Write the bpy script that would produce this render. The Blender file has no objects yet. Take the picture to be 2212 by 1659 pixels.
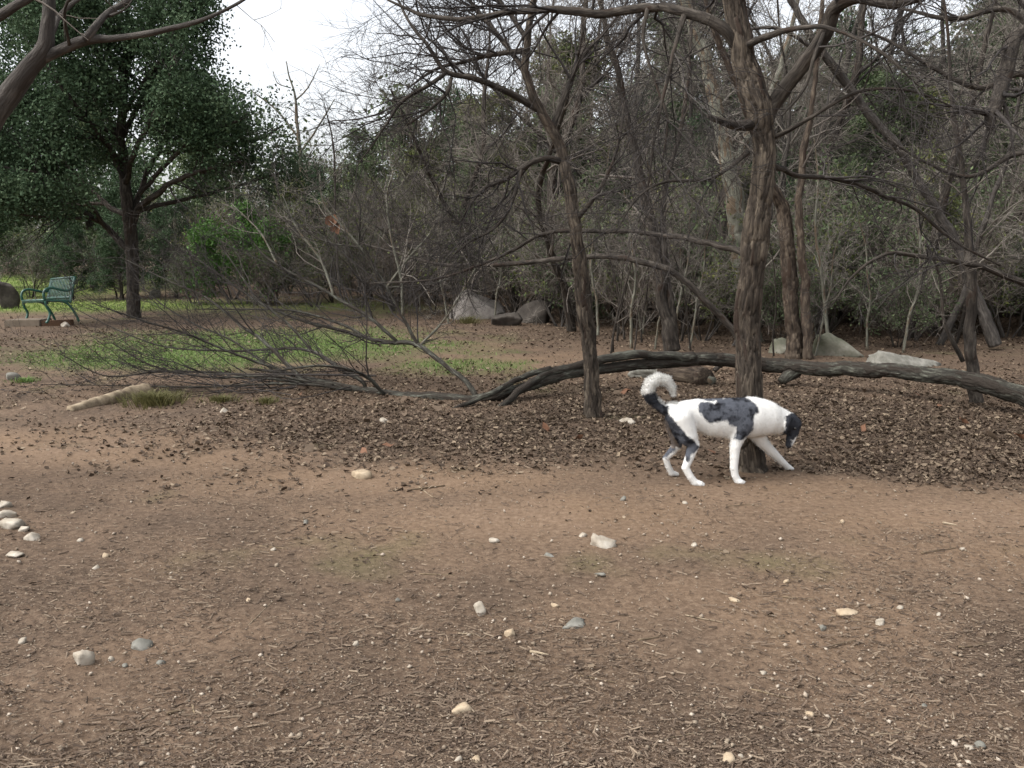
import bpy, math
import numpy as np
from mathutils import Vector, Matrix

# ------------------------------------------------------------------ camera, sky, sun, exposure
sc = bpy.context.scene
COL = sc.collection
F, PITCH, CH = 857.0, math.radians(8.9), 1.6          # focal length in pixels of a 1024 wide frame, downward tilt, eye height
cd = bpy.data.cameras.new('camera'); cam = bpy.data.objects.new('camera', cd); COL.objects.link(cam)
cd.sensor_fit = 'HORIZONTAL'; cd.sensor_width = 36; cd.lens = 36*F/1024; cd.clip_end = 2000; cd.clip_start = .05
cam.location = (0, 0, CH); cam.rotation_euler = (math.pi/2-PITCH, 0, 0); sc.camera = cam

SUN_EL, SUN_AZ = math.radians(52), math.radians(-112)   # azimuth measured from +Y towards +X
w = bpy.data.worlds.new('World'); sc.world = w; w.use_nodes = True
nt = w.node_tree; nt.nodes.clear()
sky = nt.nodes.new('ShaderNodeTexSky'); sky.sky_type = 'NISHITA'; sky.sun_disc = False
sky.sun_elevation = SUN_EL; sky.sun_rotation = SUN_AZ; sky.air_density = 1.0; sky.dust_density = 4.0; sky.ozone_density = 1.0
hs = nt.nodes.new('ShaderNodeHueSaturation'); hs.inputs['Saturation'].default_value = .22
bg = nt.nodes.new('ShaderNodeBackground'); bg.inputs['Strength'].default_value = .15
wo = nt.nodes.new('ShaderNodeOutputWorld')
nt.links.new(sky.outputs[0], hs.inputs['Color']); nt.links.new(hs.outputs[0], bg.inputs['Color']); nt.links.new(bg.outputs[0], wo.inputs[0])
sl = bpy.data.lights.new('sun', 'SUN'); sl.energy = 1.0; sl.angle = math.radians(48); sl.color = (1, .97, .93)
sun = bpy.data.objects.new('sun', sl); COL.objects.link(sun)
sd = Vector((math.sin(SUN_AZ)*math.cos(SUN_EL), math.cos(SUN_AZ)*math.cos(SUN_EL), math.sin(SUN_EL)))
sun.rotation_euler = sd.to_track_quat('Z', 'Y').to_euler(); sun.location = (0, 0, 30)
sc.view_settings.view_transform = 'Standard'; sc.view_settings.look = 'None'
sc.view_settings.gamma = 1; sc.view_settings.exposure = 1.18; sc.view_settings.use_curve_mapping = False
sc.render.engine = 'CYCLES'
sc.cycles.max_bounces = 5; sc.cycles.diffuse_bounces = 3; sc.cycles.glossy_bounces = 2; sc.cycles.transmission_bounces = 2
sc.cycles.transparent_max_bounces = 4; sc.cycles.caustics_reflective = False; sc.cycles.caustics_refractive = False

rng = np.random.default_rng(11)
def reseed(k):
    global rng
    rng = np.random.default_rng(k)
def U(a, b, s=None): return rng.uniform(a, b, s)

# ------------------------------------------------------------------ placing helpers
S = 1024/2212.0
CP, SP = math.cos(PITCH), math.sin(PITCH)
def at(dx, dy, Y):
    """point at distance Y ahead that stands at (dx, dy) of a 2212 wide view"""
    u = (dx*S-512)/F; v = (dy*S-384)/F
    d = np.array([u, CP-v*SP, -SP-v*CP]); d = d*(Y/d[1])
    return d+np.array([0, 0, CH])
def gp(dx, dy):
    u = (dx*S-512)/F; v = (dy*S-384)/F
    d = np.array([u, CP-v*SP, -SP-v*CP]); d = d*(CH/-d[2])
    return d[:2]
def pix(hw, Y): return hw*S/F*Y*1.0

def sm(t): t = np.clip(t, 0, 1); return t*t*(3-2*t)
def hash3(i, j, k, s=0):
    n = (i.astype(np.int64)*374761393+j.astype(np.int64)*668265263+k.astype(np.int64)*2147483647+s*1274126177) & 0xffffffff
    n = ((n ^ (n >> 13))*1274126177) & 0xffffffff
    n = ((n ^ (n >> 16))*2246822519) & 0xffffffff
    return (n & 0xffffff)/float(0xffffff)
def vnoise(p, s=0):
    p = np.asarray(p, float); i = np.floor(p); f = p-i; f = f*f*(3-2*f); i = i.astype(np.int64)
    r = 0
    for a in (0, 1):
        for b in (0, 1):
            for c in (0, 1):
                wgt = (f[..., 0] if a else 1-f[..., 0])*(f[..., 1] if b else 1-f[..., 1])*(f[..., 2] if c else 1-f[..., 2])
                r = r+wgt*hash3(i[..., 0]+a, i[..., 1]+b, i[..., 2]+c, s)
    return r*2-1
def fbm(p, o=3, s=0):
    p = np.asarray(p, float); r = 0; a = 1; n = 0
    for k in range(o):
        r = r+a*vnoise(p*(2**k), s+k); n += a; a *= .5
    return r/n
def n2(x, y, f, s=0, o=2):
    x = np.asarray(x, float); y = np.asarray(y, float)
    return fbm(np.stack([x*f, y*f, np.zeros_like(x)+.37], -1), o, s)

def H(x, y):
    x = np.asarray(x, float); y = np.asarray(y, float)
    h = 1.25*np.exp(-(((x+5)/8)**2+((y-40)/9)**2)) + .9*np.exp(-(((x-20)/9)**2+((y-26)/9)**2))
    h = h + .05*np.exp(-(((x-3.6)/2.2)**2+((y-8.2)/1.5)**2))
    far = sm((y-3)/6)
    return h + .025*far*n2(x, y, .45, 3)
def hz(x, y): return float(H(np.array([x]), np.array([y]))[0])

# ------------------------------------------------------------------ mesh helpers
def mesh(name, V, Fc, smooth=True, attrs=None):
    """V (n,3); Fc one (m,k) index array or a list of them"""
    if not isinstance(Fc, list): Fc = [Fc]
    me = bpy.data.meshes.new(name)
    V = np.ascontiguousarray(V, np.float32)
    me.vertices.add(len(V)); me.vertices.foreach_set('co', V.ravel())
    loops = np.concatenate([f.ravel() for f in Fc]).astype(np.int32)
    sizes = np.concatenate([np.full(len(f), f.shape[1], np.int32) for f in Fc])
    starts = np.concatenate([[0], np.cumsum(sizes)[:-1]]).astype(np.int32)
    me.loops.add(len(loops)); me.loops.foreach_set('vertex_index', loops)
    me.polygons.add(len(sizes)); me.polygons.foreach_set('loop_start', starts)
    me.update(calc_edges=True)
    if smooth: me.polygons.foreach_set('use_smooth', np.ones(len(sizes), bool))
    if attrs:
        for k, (tp, dat) in attrs.items():
            a = me.attributes.new(k, tp, 'POINT')
            a.data.foreach_set('color' if tp == 'FLOAT_COLOR' else ('vector' if tp == 'FLOAT_VECTOR' else 'value'), np.ascontiguousarray(dat, np.float32).ravel())
    me.update()
    return me
def obj(name, me, m=None, parent=None):
    o = bpy.data.objects.new(name, me); COL.objects.link(o)
    if m is not None and me is not None and not me.materials: me.materials.append(m)
    if parent is not None: o.parent = parent
    return o
def tag(o, label, cat, group=None):
    o['label'] = label; o['category'] = cat
    if group: o['group'] = group
    return o
def thing(name, label, cat, loc=(0, 0, 0), group=None, rz=0):
    o = bpy.data.objects.new(name, None); COL.objects.link(o); o.location = loc; o.rotation_euler = (0, 0, rz)
    o.empty_display_size = .1
    return tag(o, label, cat, group)
def local(o, V): return np.asarray(V)-np.array(o.location)
def copy_tree(root, loc, rz, scale, label=None, group=None):
    r = root.copy(); COL.objects.link(r); r.location = loc; r.rotation_euler = (0, 0, rz); r.scale = (scale,)*3
    if label: r['label'] = label
    if group: r['group'] = group
    for ch in root.children:
        c = ch.copy(); COL.objects.link(c); c.parent = r
    return r

def nrm(v): return v/np.maximum(np.linalg.norm(v, axis=-1, keepdims=True), 1e-9)
def tubes(P, R, s=3):
    """batch of tapering tubes: P (N,n,3), R (N,n)"""
    N, n, _ = P.shape
    T = nrm(np.gradient(P, axis=1))
    ref = np.where(np.abs(T[:, 0, 2:3]) < .8, np.array([[0, 0, 1.]]), np.array([[1., 0, 0]]))
    u = nrm(np.cross(T[:, 0], ref)); us = []
    for j in range(n):
        u = nrm(u-T[:, j]*np.sum(u*T[:, j], -1, keepdims=True)); us.append(u)
    Uv = np.stack(us, 1); Vv = np.cross(T, Uv)
    a = np.arange(s)*2*math.pi/s
    V = P[:, :, None, :]+R[:, :, None, None]*(np.cos(a)[:, None]*Uv[:, :, None, :]+np.sin(a)[:, None]*Vv[:, :, None, :])
    base = (np.arange(N)*n*s)[:, None, None]; j = np.arange(n-1)[None, :, None]; k = np.arange(s)[None, None, :]; k2 = (k+1) % s
    f = np.stack([base+j*s+k, base+j*s+k2, base+(j+1)*s+k2, base+(j+1)*s+k], -1).reshape(-1, 4)
    return V.reshape(-1, 3), f
def join(parts):
    Vs, Fs, o = [], {}, 0
    for V, f in parts:
        Vs.append(V); Fs.setdefault(f.shape[1], []).append(f+o); o += len(V)
    return np.concatenate(Vs), [np.concatenate(v) for v in Fs.values()]
def resample(pts, n, extra=None):
    """smooth curve through points, n samples; extra: per-point columns"""
    A = np.asarray(pts, float)
    if extra is not None: A = np.column_stack([A, extra])
    A = np.vstack([2*A[0]-A[1], A, 2*A[-1]-A[-2]])
    seg = np.linalg.norm(np.diff(A[1:-1, :3], axis=0), axis=1); cum = np.concatenate([[0], np.cumsum(seg)]); cum /= cum[-1]
    t = np.linspace(0, 1, n); i = np.clip(np.searchsorted(cum, t, 'right')-1, 0, len(seg)-1)
    u = ((t-cum[i])/np.maximum(cum[i+1]-cum[i], 1e-9))[:, None]
    p0, p1, p2, p3 = A[i], A[i+1], A[i+2], A[i+3]
    r = .5*((2*p1)+(-p0+p2)*u+(2*p0-5*p1+4*p2-p3)*u*u+(-p0+3*p1-3*p2+p3)*u**3)
    return (r[:, :3], r[:, 3:]) if extra is not None else r
def grow(P, R, k, lo, hi, ang=.9, n=5, t0=.2, t1=1., rf=.5, trop=(0, 0, .05), wob=.16, tip=.25, rmin=.0018, taper=.5):
    N, m, _ = P.shape
    t = U(t0, t1, (N, k)); x = np.clip(t*(m-1), 0, m-1.001); i = x.astype(int); fr = (x-i)[..., None]
    I = np.arange(N)[:, None]
    a, b = P[I, i], P[I, i+1]; base = a+(b-a)*fr; tan = nrm(b-a)
    rad = R[I, i]+(R[I, i+1]-R[I, i])*fr[..., 0]
    perp = nrm(np.cross(rng.normal(size=tan.shape), tan))
    an = rng.normal(ang, ang*.25, (N, k))[..., None]
    d = tan*np.cos(an)+perp*np.sin(an)
    L = (U(lo, hi, (N, k))*(1-taper*t))[..., None]/(n-1)
    r0 = np.maximum(rmin, np.minimum(rad*.85, rad*rf*U(.7, 1.1, (N, k))))
    pts = [base]; p = base; tr = np.array(trop)
    for j in range(n-1):
        d = nrm(d+tr+rng.normal(size=d.shape)*wob); p = p+d*L; pts.append(p)
    C = np.stack(pts, 2).reshape(N*k, n, 3)
    CR = (r0[..., None]*np.linspace(1, tip, n)).reshape(N*k, n)
    return C, np.maximum(CR, rmin*.6)
def pack(batches):
    return join([tubes(P, R, s) for P, R, s in batches])
def leaf_quads(anchors, m, spread, lo, hi, asp=.55, flat=0.):
    A = np.repeat(anchors, m, 0); A = A+rng.normal(size=A.shape)*spread
    N = len(A); L = U(lo, hi, N)[:, None]
    d = nrm(rng.normal(size=(N, 3))*np.array([1, 1, 1-flat])); n = nrm(np.cross(rng.normal(size=(N, 3)), d))
    V = np.stack([A, A+d*L*.5+n*L*asp*.5, A+d*L, A+d*L*.5-n*L*asp*.5], 1).reshape(-1, 3)
    return V, np.arange(4*N).reshape(N, 4)
def scatter(tv, tf, pos, yaw, pitch, roll, scl):
    """instances of one small template as one mesh"""
    cy, sy, cp, sp, cr, sr = np.cos(yaw), np.sin(yaw), np.cos(pitch), np.sin(pitch), np.cos(roll), np.sin(roll)
    Rm = np.stack([np.stack([cy*cp, cy*sp*sr-sy*cr, cy*sp*cr+sy*sr], -1), np.stack([sy*cp, sy*sp*sr+cy*cr, sy*sp*cr-cy*sr], -1),
                   np.stack([-sp, cp*sr, cp*cr], -1)], -2)
    V = np.einsum('nij,nvj->nvi', Rm, tv[None]*scl[:, None, :])+pos[:, None, :]
    f = (tf[None]+(np.arange(len(pos))*len(tv))[:, None, None]).reshape(-1, tf.shape[1])
    return V.reshape(-1, 3), f

# ------------------------------------------------------------------ materials
def srgb(r, g, b):
    return tuple((c/255/12.92 if c/255 <= .04045 else ((c/255+.055)/1.055)**2.4) for c in (r, g, b))+(1,)
def mat(name, cols, scale=6., rough=.9, island=0., bump=0., bscale=None, coord='Object', stretch=(1, 1, 1), detail=5., spec=.25, trans=0., attr=None, backcol=None):
    m = bpy.data.materials.new(name); m.use_nodes = True; t = m.node_tree; N = t.nodes; L = t.links
    b = N['Principled BSDF']; b.inputs['Roughness'].default_value = rough; b.inputs['Specular IOR Level'].default_value = spec
    if coord == 'attr':
        tc = N.new('ShaderNodeAttribute'); tc.attribute_name = attr; vec = tc.outputs['Vector']
    else:
        tc = N.new('ShaderNodeTexCoord'); vec = tc.outputs[coord]
    mp = N.new('ShaderNodeMapping'); mp.inputs['Scale'].default_value = stretch; L.new(vec, mp.inputs[0])
    nz = N.new('ShaderNodeTexNoise'); nz.inputs['Scale'].default_value = scale; nz.inputs['Detail'].default_value = detail
    nz.inputs['Roughness'].default_value = .65; L.new(mp.outputs[0], nz.inputs['Vector'])
    fac = nz.outputs['Fac']
    st = N.new('ShaderNodeMapRange'); st.inputs['From Min'].default_value = .28; st.inputs['From Max'].default_value = .72; L.new(fac, st.inputs[0]); fac = st.outputs[0]
    if island > 0:
        g = N.new('ShaderNodeNewGeometry'); mx = N.new('ShaderNodeMix'); mx.inputs[0].default_value = island
        L.new(fac, mx.inputs[2]); L.new(g.outputs['Random Per Island'], mx.inputs[3]); fac = mx.outputs[0]
    rp = N.new('ShaderNodeValToRGB'); el = rp.color_ramp.elements
    while len(el) < len(cols): el.new(.5)
    for i, c in enumerate(cols):
        el[i].position = i/(len(cols)-1) if len(c) == 3 or len(c) == 4 and not isinstance(c[0], tuple) else c[1]
        el[i].color = c if len(c) == 4 else tuple(c)+(1,)
    L.new(fac, rp.inputs[0]); L.new(rp.outputs[0], b.inputs['Base Color'])
    if bump > 0:
        bz = N.new('ShaderNodeTexNoise'); bz.inputs['Scale'].default_value = bscale or scale*3; bz.inputs['Detail'].default_value = 6; L.new(mp.outputs[0], bz.inputs['Vector'])
        bp = N.new('ShaderNodeBump'); bp.inputs['Strength'].default_value = min(1, bump); bp.inputs['Distance'].default_value = .01; L.new(bz.outputs['Fac'], bp.inputs['Height']); L.new(bp.outputs[0], b.inputs['Normal'])
    if trans > 0:
        tr = N.new('ShaderNodeBsdfTranslucent'); ms = N.new('ShaderNodeMixShader'); ms.inputs[0].default_value = trans
        L.new(rp.outputs[0], tr.inputs['Color']); L.new(b.outputs[0], ms.inputs[1]); L.new(tr.outputs[0], ms.inputs[2]); L.new(ms.outputs[0], N['Material Output'].inputs['Surface'])
    return m
def bark_mat(name, cols, patch=None):
    """bark laid along the stem through the attribute bc (around, around, along); pl: tone of each bark plate"""
    m = mat(name, cols, 34, .92, bump=.9, bscale=90, coord='attr', attr='bc', stretch=(1, 1, .22), detail=8, spec=.15)
    if patch:
        t = m.node_tree; N = t.nodes; L = t.links; b = N['Principled BSDF']
        rp = next(n for n in N if n.type == 'VALTORGB'); mp = next(n for n in N if n.type == 'MAPPING')
        z = N.new('ShaderNodeTexNoise'); z.inputs['Scale'].default_value = patch[1]; z.inputs['Detail'].default_value = 4; L.new(mp.outputs[0], z.inputs['Vector'])
        pa = N.new('ShaderNodeAttribute'); pa.attribute_name = 'pl'
        ad = N.new('ShaderNodeMath'); ad.operation = 'MULTIPLY_ADD'; ad.inputs[1].default_value = .32; L.new(pa.outputs['Fac'], ad.inputs[0]); L.new(z.outputs['Fac'], ad.inputs[2])
        r2 = N.new('ShaderNodeMapRange'); r2.inputs['From Min'].default_value = patch[2]+.13; r2.inputs['From Max'].default_value = patch[2]+.2; L.new(ad.outputs[0], r2.inputs[0])
        st = next(n for n in N if n.type == 'MAP_RANGE'); ad2 = N.new('ShaderNodeMath'); ad2.operation = 'MULTIPLY_ADD'; ad2.inputs[1].default_value = .45
        sb = N.new('ShaderNodeMath'); sb.operation = 'SUBTRACT'; sb.inputs[1].default_value = .22; L.new(st.outputs[0], sb.inputs[0]); L.new(pa.outputs['Fac'], ad2.inputs[0]); L.new(sb.outputs[0], ad2.inputs[2]); L.new(ad2.outputs[0], rp.inputs[0])
        mx = N.new('ShaderNodeMix'); mx.data_type = 'RGBA'; mx.inputs[7].default_value = patch[0]
        L.new(r2.outputs[0], mx.inputs[0]); L.new(rp.outputs[0], mx.inputs[6]); L.new(mx.outputs[2], b.inputs['Base Color'])
    return m
M = {}
M['bark'] = bark_mat('plated_bark', [srgb(37, 33, 29), srgb(68, 61, 54), srgb(112, 102, 89)], (srgb(55, 46, 40), 3.2, .6))
M['bark2'] = bark_mat('dark_bark', [srgb(34, 31, 29), srgb(58, 53, 48), srgb(90, 84, 77)], (srgb(54, 45, 39), 4, .6))
M['bark3'] = bark_mat('flaking_bark', [srgb(40, 35, 31), srgb(70, 61, 53), srgb(108, 97, 84)], (srgb(56, 46, 39), 3.5, .58))
M['lichen'] = bark_mat('lichen_bark', [srgb(38, 36, 33), srgb(66, 64, 58), srgb(112, 114, 103)], (srgb(52, 47, 42), 7, .5))
M['pale'] = bark_mat('pale_bark', [srgb(78, 77, 69), srgb(108, 107, 96), srgb(136, 135, 122)], (srgb(96, 84, 70), 6, .55))
M['grey'] = bark_mat('grey_bark', [srgb(50, 47, 45), srgb(72, 68, 64), srgb(98, 93, 88)], (srgb(64, 59, 55), 5, .6))
M['twig'] = mat('twig_wood', [srgb(62, 56, 51), srgb(98, 91, 84), srgb(132, 125, 116)], 3, .9, .5)
M['twig_dark'] = mat('dark_twig_wood', [srgb(32, 30, 29), srgb(50, 46, 44), srgb(80, 75, 71)], 3, .9, .5)
M['twig_grey'] = mat('grey_twig_wood', [srgb(78, 73, 67), srgb(112, 106, 98), srgb(148, 142, 132)], 2, .9, .6)
M['twig_brown'] = mat('brown_twig_wood', [srgb(68, 61, 55), srgb(98, 89, 81), srgb(130, 120, 110)], 2, .9, .6)
M['oakleaf'] = mat('evergreen_oak_leaf', [srgb(42, 57, 40), srgb(63, 81, 58), srgb(96, 111, 84)], 1.2, .75, .45, spec=.12, trans=.15)
M['cedar'] = mat('cedar_foliage', [srgb(54, 66, 46), srgb(78, 92, 62), srgb(108, 118, 82)], 1, .7, .55, trans=.12)
M['cedar2'] = mat('olive_foliage', [srgb(56, 66, 36), srgb(82, 92, 50), srgb(122, 120, 68)], 1, .7, .55, trans=.15)
M['greenbush'] = mat('bright_green_leaf', [srgb(56, 88, 36), srgb(78, 118, 50), srgb(116, 152, 78)], 1.5, .55, .6, trans=.25)
M['litter'] = mat('dead_leaf', [srgb(54, 44, 36), srgb(77, 64, 52), srgb(98, 84, 70), srgb(150, 134, 113)], 4, .8, .8, trans=.08)
M['rust'] = mat('rust_leaf', [srgb(78, 54, 40), srgb(106, 76, 58), srgb(134, 102, 80)], 8, .8, .8)
M['mulch'] = mat('shredded_bark_mulch', [srgb(58, 48, 40), srgb(82, 69, 58), srgb(101, 87, 74), srgb(138, 123, 105)], 8, .92, .85)
M['stone'] = mat('pale_limestone', [srgb(112, 101, 87), srgb(156, 147, 133), srgb(190, 183, 171)], 7, .9, bump=.7, bscale=18)
M['tanstone'] = mat('tan_limestone', [srgb(122, 106, 86), srgb(160, 143, 120), srgb(188, 172, 148)], 7, .9, bump=.7, bscale=18)
M['greystone'] = mat('grey_stone', [srgb(84, 82, 75), srgb(112, 110, 102), srgb(142, 139, 131)], 7, .9, bump=.6, bscale=20)
M['gravel'] = mat('gravel_chip', [srgb(104, 92, 78), srgb(134, 121, 105), srgb(176, 164, 149)], 9, .9, .8)
M['boulder'] = mat('boulder_rock', [srgb(98, 93, 88), srgb(134, 128, 122), srgb(164, 158, 152)], 2.6, .92, bump=.9, bscale=7)
M['darkrock'] = mat('dark_rock', [srgb(46, 42, 38), srgb(66, 61, 56), srgb(90, 84, 78)], 3, .92, bump=.8, bscale=8)
M['mossboulder'] = mat('mossy_boulder_rock', [srgb(56, 62, 40), srgb(88, 88, 74), srgb(112, 110, 98), srgb(142, 139, 128)], 2.2, .92, bump=.9, bscale=9)
M['grass'] = mat('grass_blade', [srgb(82, 92, 54), srgb(86, 108, 56), srgb(102, 128, 68), srgb(132, 138, 88)], 1.5, .7, .7, trans=.2)
M['lawn'] = mat('lawn_grass_blade', [srgb(82, 102, 46), srgb(100, 124, 56), srgb(126, 142, 76)], 1.5, .7, .7, trans=.2)  # lawn blades, a brighter green of their own
M['drygrass'] = mat('dry_grass_blade', [srgb(74, 72, 44), srgb(94, 92, 56), srgb(124, 118, 80)], 1.5, .7, .7, trans=.2)
M['bench'] = mat('green_enamel_paint', [srgb(8, 62, 50), srgb(14, 80, 64)], 3, .3, spec=.7)
M['concrete'] = mat('grey_concrete', [srgb(96, 86, 74), srgb(122, 110, 96)], 6, .9, bump=.5)
M['wood'] = mat('weathered_wood', [srgb(96, 84, 70), srgb(132, 118, 98), srgb(158, 144, 122)], 5, .9, bump=.6, stretch=(.25, 3, 3))
M['rotwood'] = mat('rotten_wood', [srgb(62, 52, 42), srgb(104, 90, 72), srgb(140, 124, 100)], 6, .92, bump=.8, stretch=(.3, 1, 1))
M['redwood'] = mat('red_brown_timber', [srgb(82, 62, 48), srgb(104, 80, 62)], 6, .9, bump=.4, stretch=(.25, 2, 2))

# ------------------------------------------------------------------ ground
def blob(x, y, cx, cy, rx, ry, p=1.5): return np.exp(-(((x-cx)/rx)**2+((y-cy)/ry)**2)**p)
def dblob(x, y, dx, dy, rx, ry, p=1.5):
    c = gp(dx, dy); return blob(x, y, c[0], c[1], rx, ry, p)
def zones(x, y):
    """grass, leaf litter, bare packed dirt: the ground's own make-up"""
    nz = n2(x, y, .9, 21, 3); nf = n2(x, y, 2.6, 25, 3)
    grass = np.maximum.reduce([dblob(x, y, 560, 745, 3.7, 3.0), .6*dblob(x, y, 830, 745, 1.8, 2.0), .9*dblob(x, y, 330, 775, 2.2, 1.6), .6*dblob(x, y, 980, 790, 1.2, 1.2), .45*dblob(x, y, 640, 668, 5, 4)])
    far = np.maximum.reduce([blob(x, y, -13, 24.3, 6.0, 2.3), .35*blob(x, y, -5.5, 23.6, 3.5, 1.6), blob(x, y, -26, 44, 12, 15), blob(x, y, -19.5, 31, 6, 6)])
    grass = np.clip(grass*1.15+.45*nz+.45*nf-.2, 0, 1); far = np.clip(far*1.3+.2*nz-.1, 0, 1)
    wx, wy = .7*n2(x, y, .8, 44, 3), .8*n2(x, y, .9, 47, 4); x0_, y0_ = x, y; x, y = x+wx, y+wy
    leaf = np.maximum.reduce([dblob(x, y, 1000, 930, 3.0, 1.45, 1.1), .85*dblob(x, y, 700, 895, 1.5, .7, 1.1), dblob(x, y, 1400, 880, 2.2, 1.5, 1.1), dblob(x, y, 1950, 920, 3.0, 1.6, 1.2), dblob(x, y, 2150, 1000, 1.6, .8), .75*dblob(x, y, 150, 740, 4, 4.2),
                              .8*sm((y-11)/3)*sm((x+1.5)/2)*(1-sm((y-60)/20)), .7*sm((y-24)/3), .3*dblob(x, y, 200, 840, 2.4, 1.4)])
    leaf = np.maximum(leaf, .5*sm((y-8.2)/1.2)*(1-sm((y-45)/20))*(.25+.75*sm((x+4.5)/2.5)))
    leaf = np.clip(leaf*1.15+.5*nf+.25*nz-.16, 0, 1); x, y = x0_, y0_
    dirt = np.maximum.reduce([blob(x, y, -4.2, 7.0, 2.3, .62), blob(x, y, -2.4, 6.7, 1.9, .6), blob(x, y, -.9, 5.95, 1.5, .55), .7*blob(x, y, 0.2, 5.1, 1.5, .6), .75*blob(x, y, 1.9, 5.5, 1.6, .5), .8*blob(x, y, 3.3, 5.1, 2.0, .6), .9*dblob(x, y, 1160, 765, 1.9, 2.4), .5*blob(x, y, 1.3, 3.6, 1.1, .45), .5*blob(x, y, 2.6, 4.4, 1.2, .4)])
    dirt = np.clip(dirt*1.0+.3*nf+.35*nz+.02, 0, 1)
    return grass, far, leaf, dirt
def axis(parts):
    out = []
    for a, b, st in parts: out.append(np.arange(a, b, st))
    return np.unique(np.concatenate(out+[[parts[-1][1]]]))
xs = axis([(-400, -60, 40), (-60, -20, 4), (-20, -7, .5), (-7, 7, .07), (7, 20, .5), (20, 60, 4), (60, 401, 40)])
ys = axis([(-40, 1, 4), (1, 9, .055), (9, 16, .12), (16, 40, .5), (40, 100, 5), (100, 901, 80)])
GX, GY = np.meshgrid(xs, ys); gx, gy = GX.ravel(), GY.ravel()
g0, gf, l0, d0 = zones(gx, gy)
near = 1-sm((gy-14)/8)
gz = H(gx, gy)+near*(.011*n2(gx, gy, 2.3, 5, 3)+(.004+.006*(1-d0))*n2(gx, gy, 11, 6, 2)+.012*l0*n2(gx, gy, 6, 9, 2))
nx_, ny_ = len(xs), len(ys)
ii = (np.arange(ny_-1)[:, None]*nx_+np.arange(nx_-1)[None]).ravel()
me = mesh('ground', np.stack([gx, gy, gz], 1), np.stack([ii, ii+1, ii+nx_+1, ii+nx_], 1), True,
          {'zone': ('FLOAT_COLOR', np.stack([g0, l0, d0, gf], 1))})
gm = bpy.data.materials.new('woodland_floor'); gm.use_nodes = True; t = gm.node_tree; N = t.nodes; L = t.links; b = N['Principled BSDF']
b.inputs['Roughness'].default_value = .95; b.inputs['Specular IOR Level'].default_value = .15
tc = N.new('ShaderNodeTexCoord')
def gnoise(scale, detail=6, rough=.65):
    z = N.new('ShaderNodeTexNoise'); z.inputs['Scale'].default_value = scale; z.inputs['Detail'].default_value = detail; z.inputs['Roughness'].default_value = rough
    L.new(tc.outputs['Object'], z.inputs['Vector']); return z.outputs['Fac']
def gramp(fac, cols):
    r = N.new('ShaderNodeValToRGB'); e = r.color_ramp.elements
    while len(e) < len(cols): e.new(.5)
    for i, c in enumerate(cols): e[i].position = .3+.4*i/(len(cols)-1); e[i].color = c
    L.new(fac, r.inputs[0]); return r.outputs[0]
def gmix(f, a, c):
    m = N.new('ShaderNodeMix'); m.data_type = 'RGBA'; L.new(f, m.inputs[0]); L.new(a, m.inputs[6]); L.new(c, m.inputs[7]); return m.outputs[2]
fine = gnoise(26, 8, .75); mid = gnoise(5, 8, .7)
za = N.new('ShaderNodeAttribute'); za.attribute_name = 'zone'; sp = N.new('ShaderNodeSeparateColor'); L.new(za.outputs['Color'], sp.inputs[0])
lowf = N.new('ShaderNodeMapRange'); lowf.inputs['From Min'].default_value = .36; lowf.inputs['From Max'].default_value = .62; L.new(gnoise(1.1, 7, .62), lowf.inputs[0])
c_mulch = gmix(lowf.outputs[0], gramp(fine, [srgb(54, 44, 36), srgb(78, 65, 54), srgb(104, 90, 76)]), gramp(fine, [srgb(74, 60, 49), srgb(101, 84, 69), srgb(125, 107, 90)]))
c_dirt = gmix(lowf.outputs[0], gramp(fine, [srgb(98, 80, 65), srgb(121, 101, 83), srgb(141, 121, 102)]), gramp(fine, [srgb(91, 74, 58), srgb(114, 94, 75), srgb(133, 113, 93)]))
c_leaf = gramp(gnoise(14, 8, .8), [srgb(50, 40, 33), srgb(78, 65, 54), srgb(112, 97, 82)])
c_grass = gramp(gnoise(8, 8, .75), [srgb(76, 74, 46), srgb(80, 96, 50), srgb(106, 110, 70)])
c_lawn = gramp(gnoise(3, 8, .75), [srgb(84, 92, 50), srgb(100, 112, 58), srgb(122, 128, 78)])
c = gmix(sp.outputs[2], c_mulch, c_dirt); c = gmix(sp.outputs[1], c, c_leaf); c = gmix(sp.outputs[0], c, c_grass); c = gmix(za.outputs['Alpha'], c, c_lawn)
L.new(c, b.inputs['Base Color'])
bp = N.new('ShaderNodeBump'); bp.inputs['Strength'].default_value = .7; bp.inputs['Distance'].default_value = .012; L.new(gnoise(45, 6, .7), bp.inputs['Height']); L.new(bp.outputs[0], b.inputs['Normal'])
ground = obj('ground', me, gm); ground['kind'] = 'structure'

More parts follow.
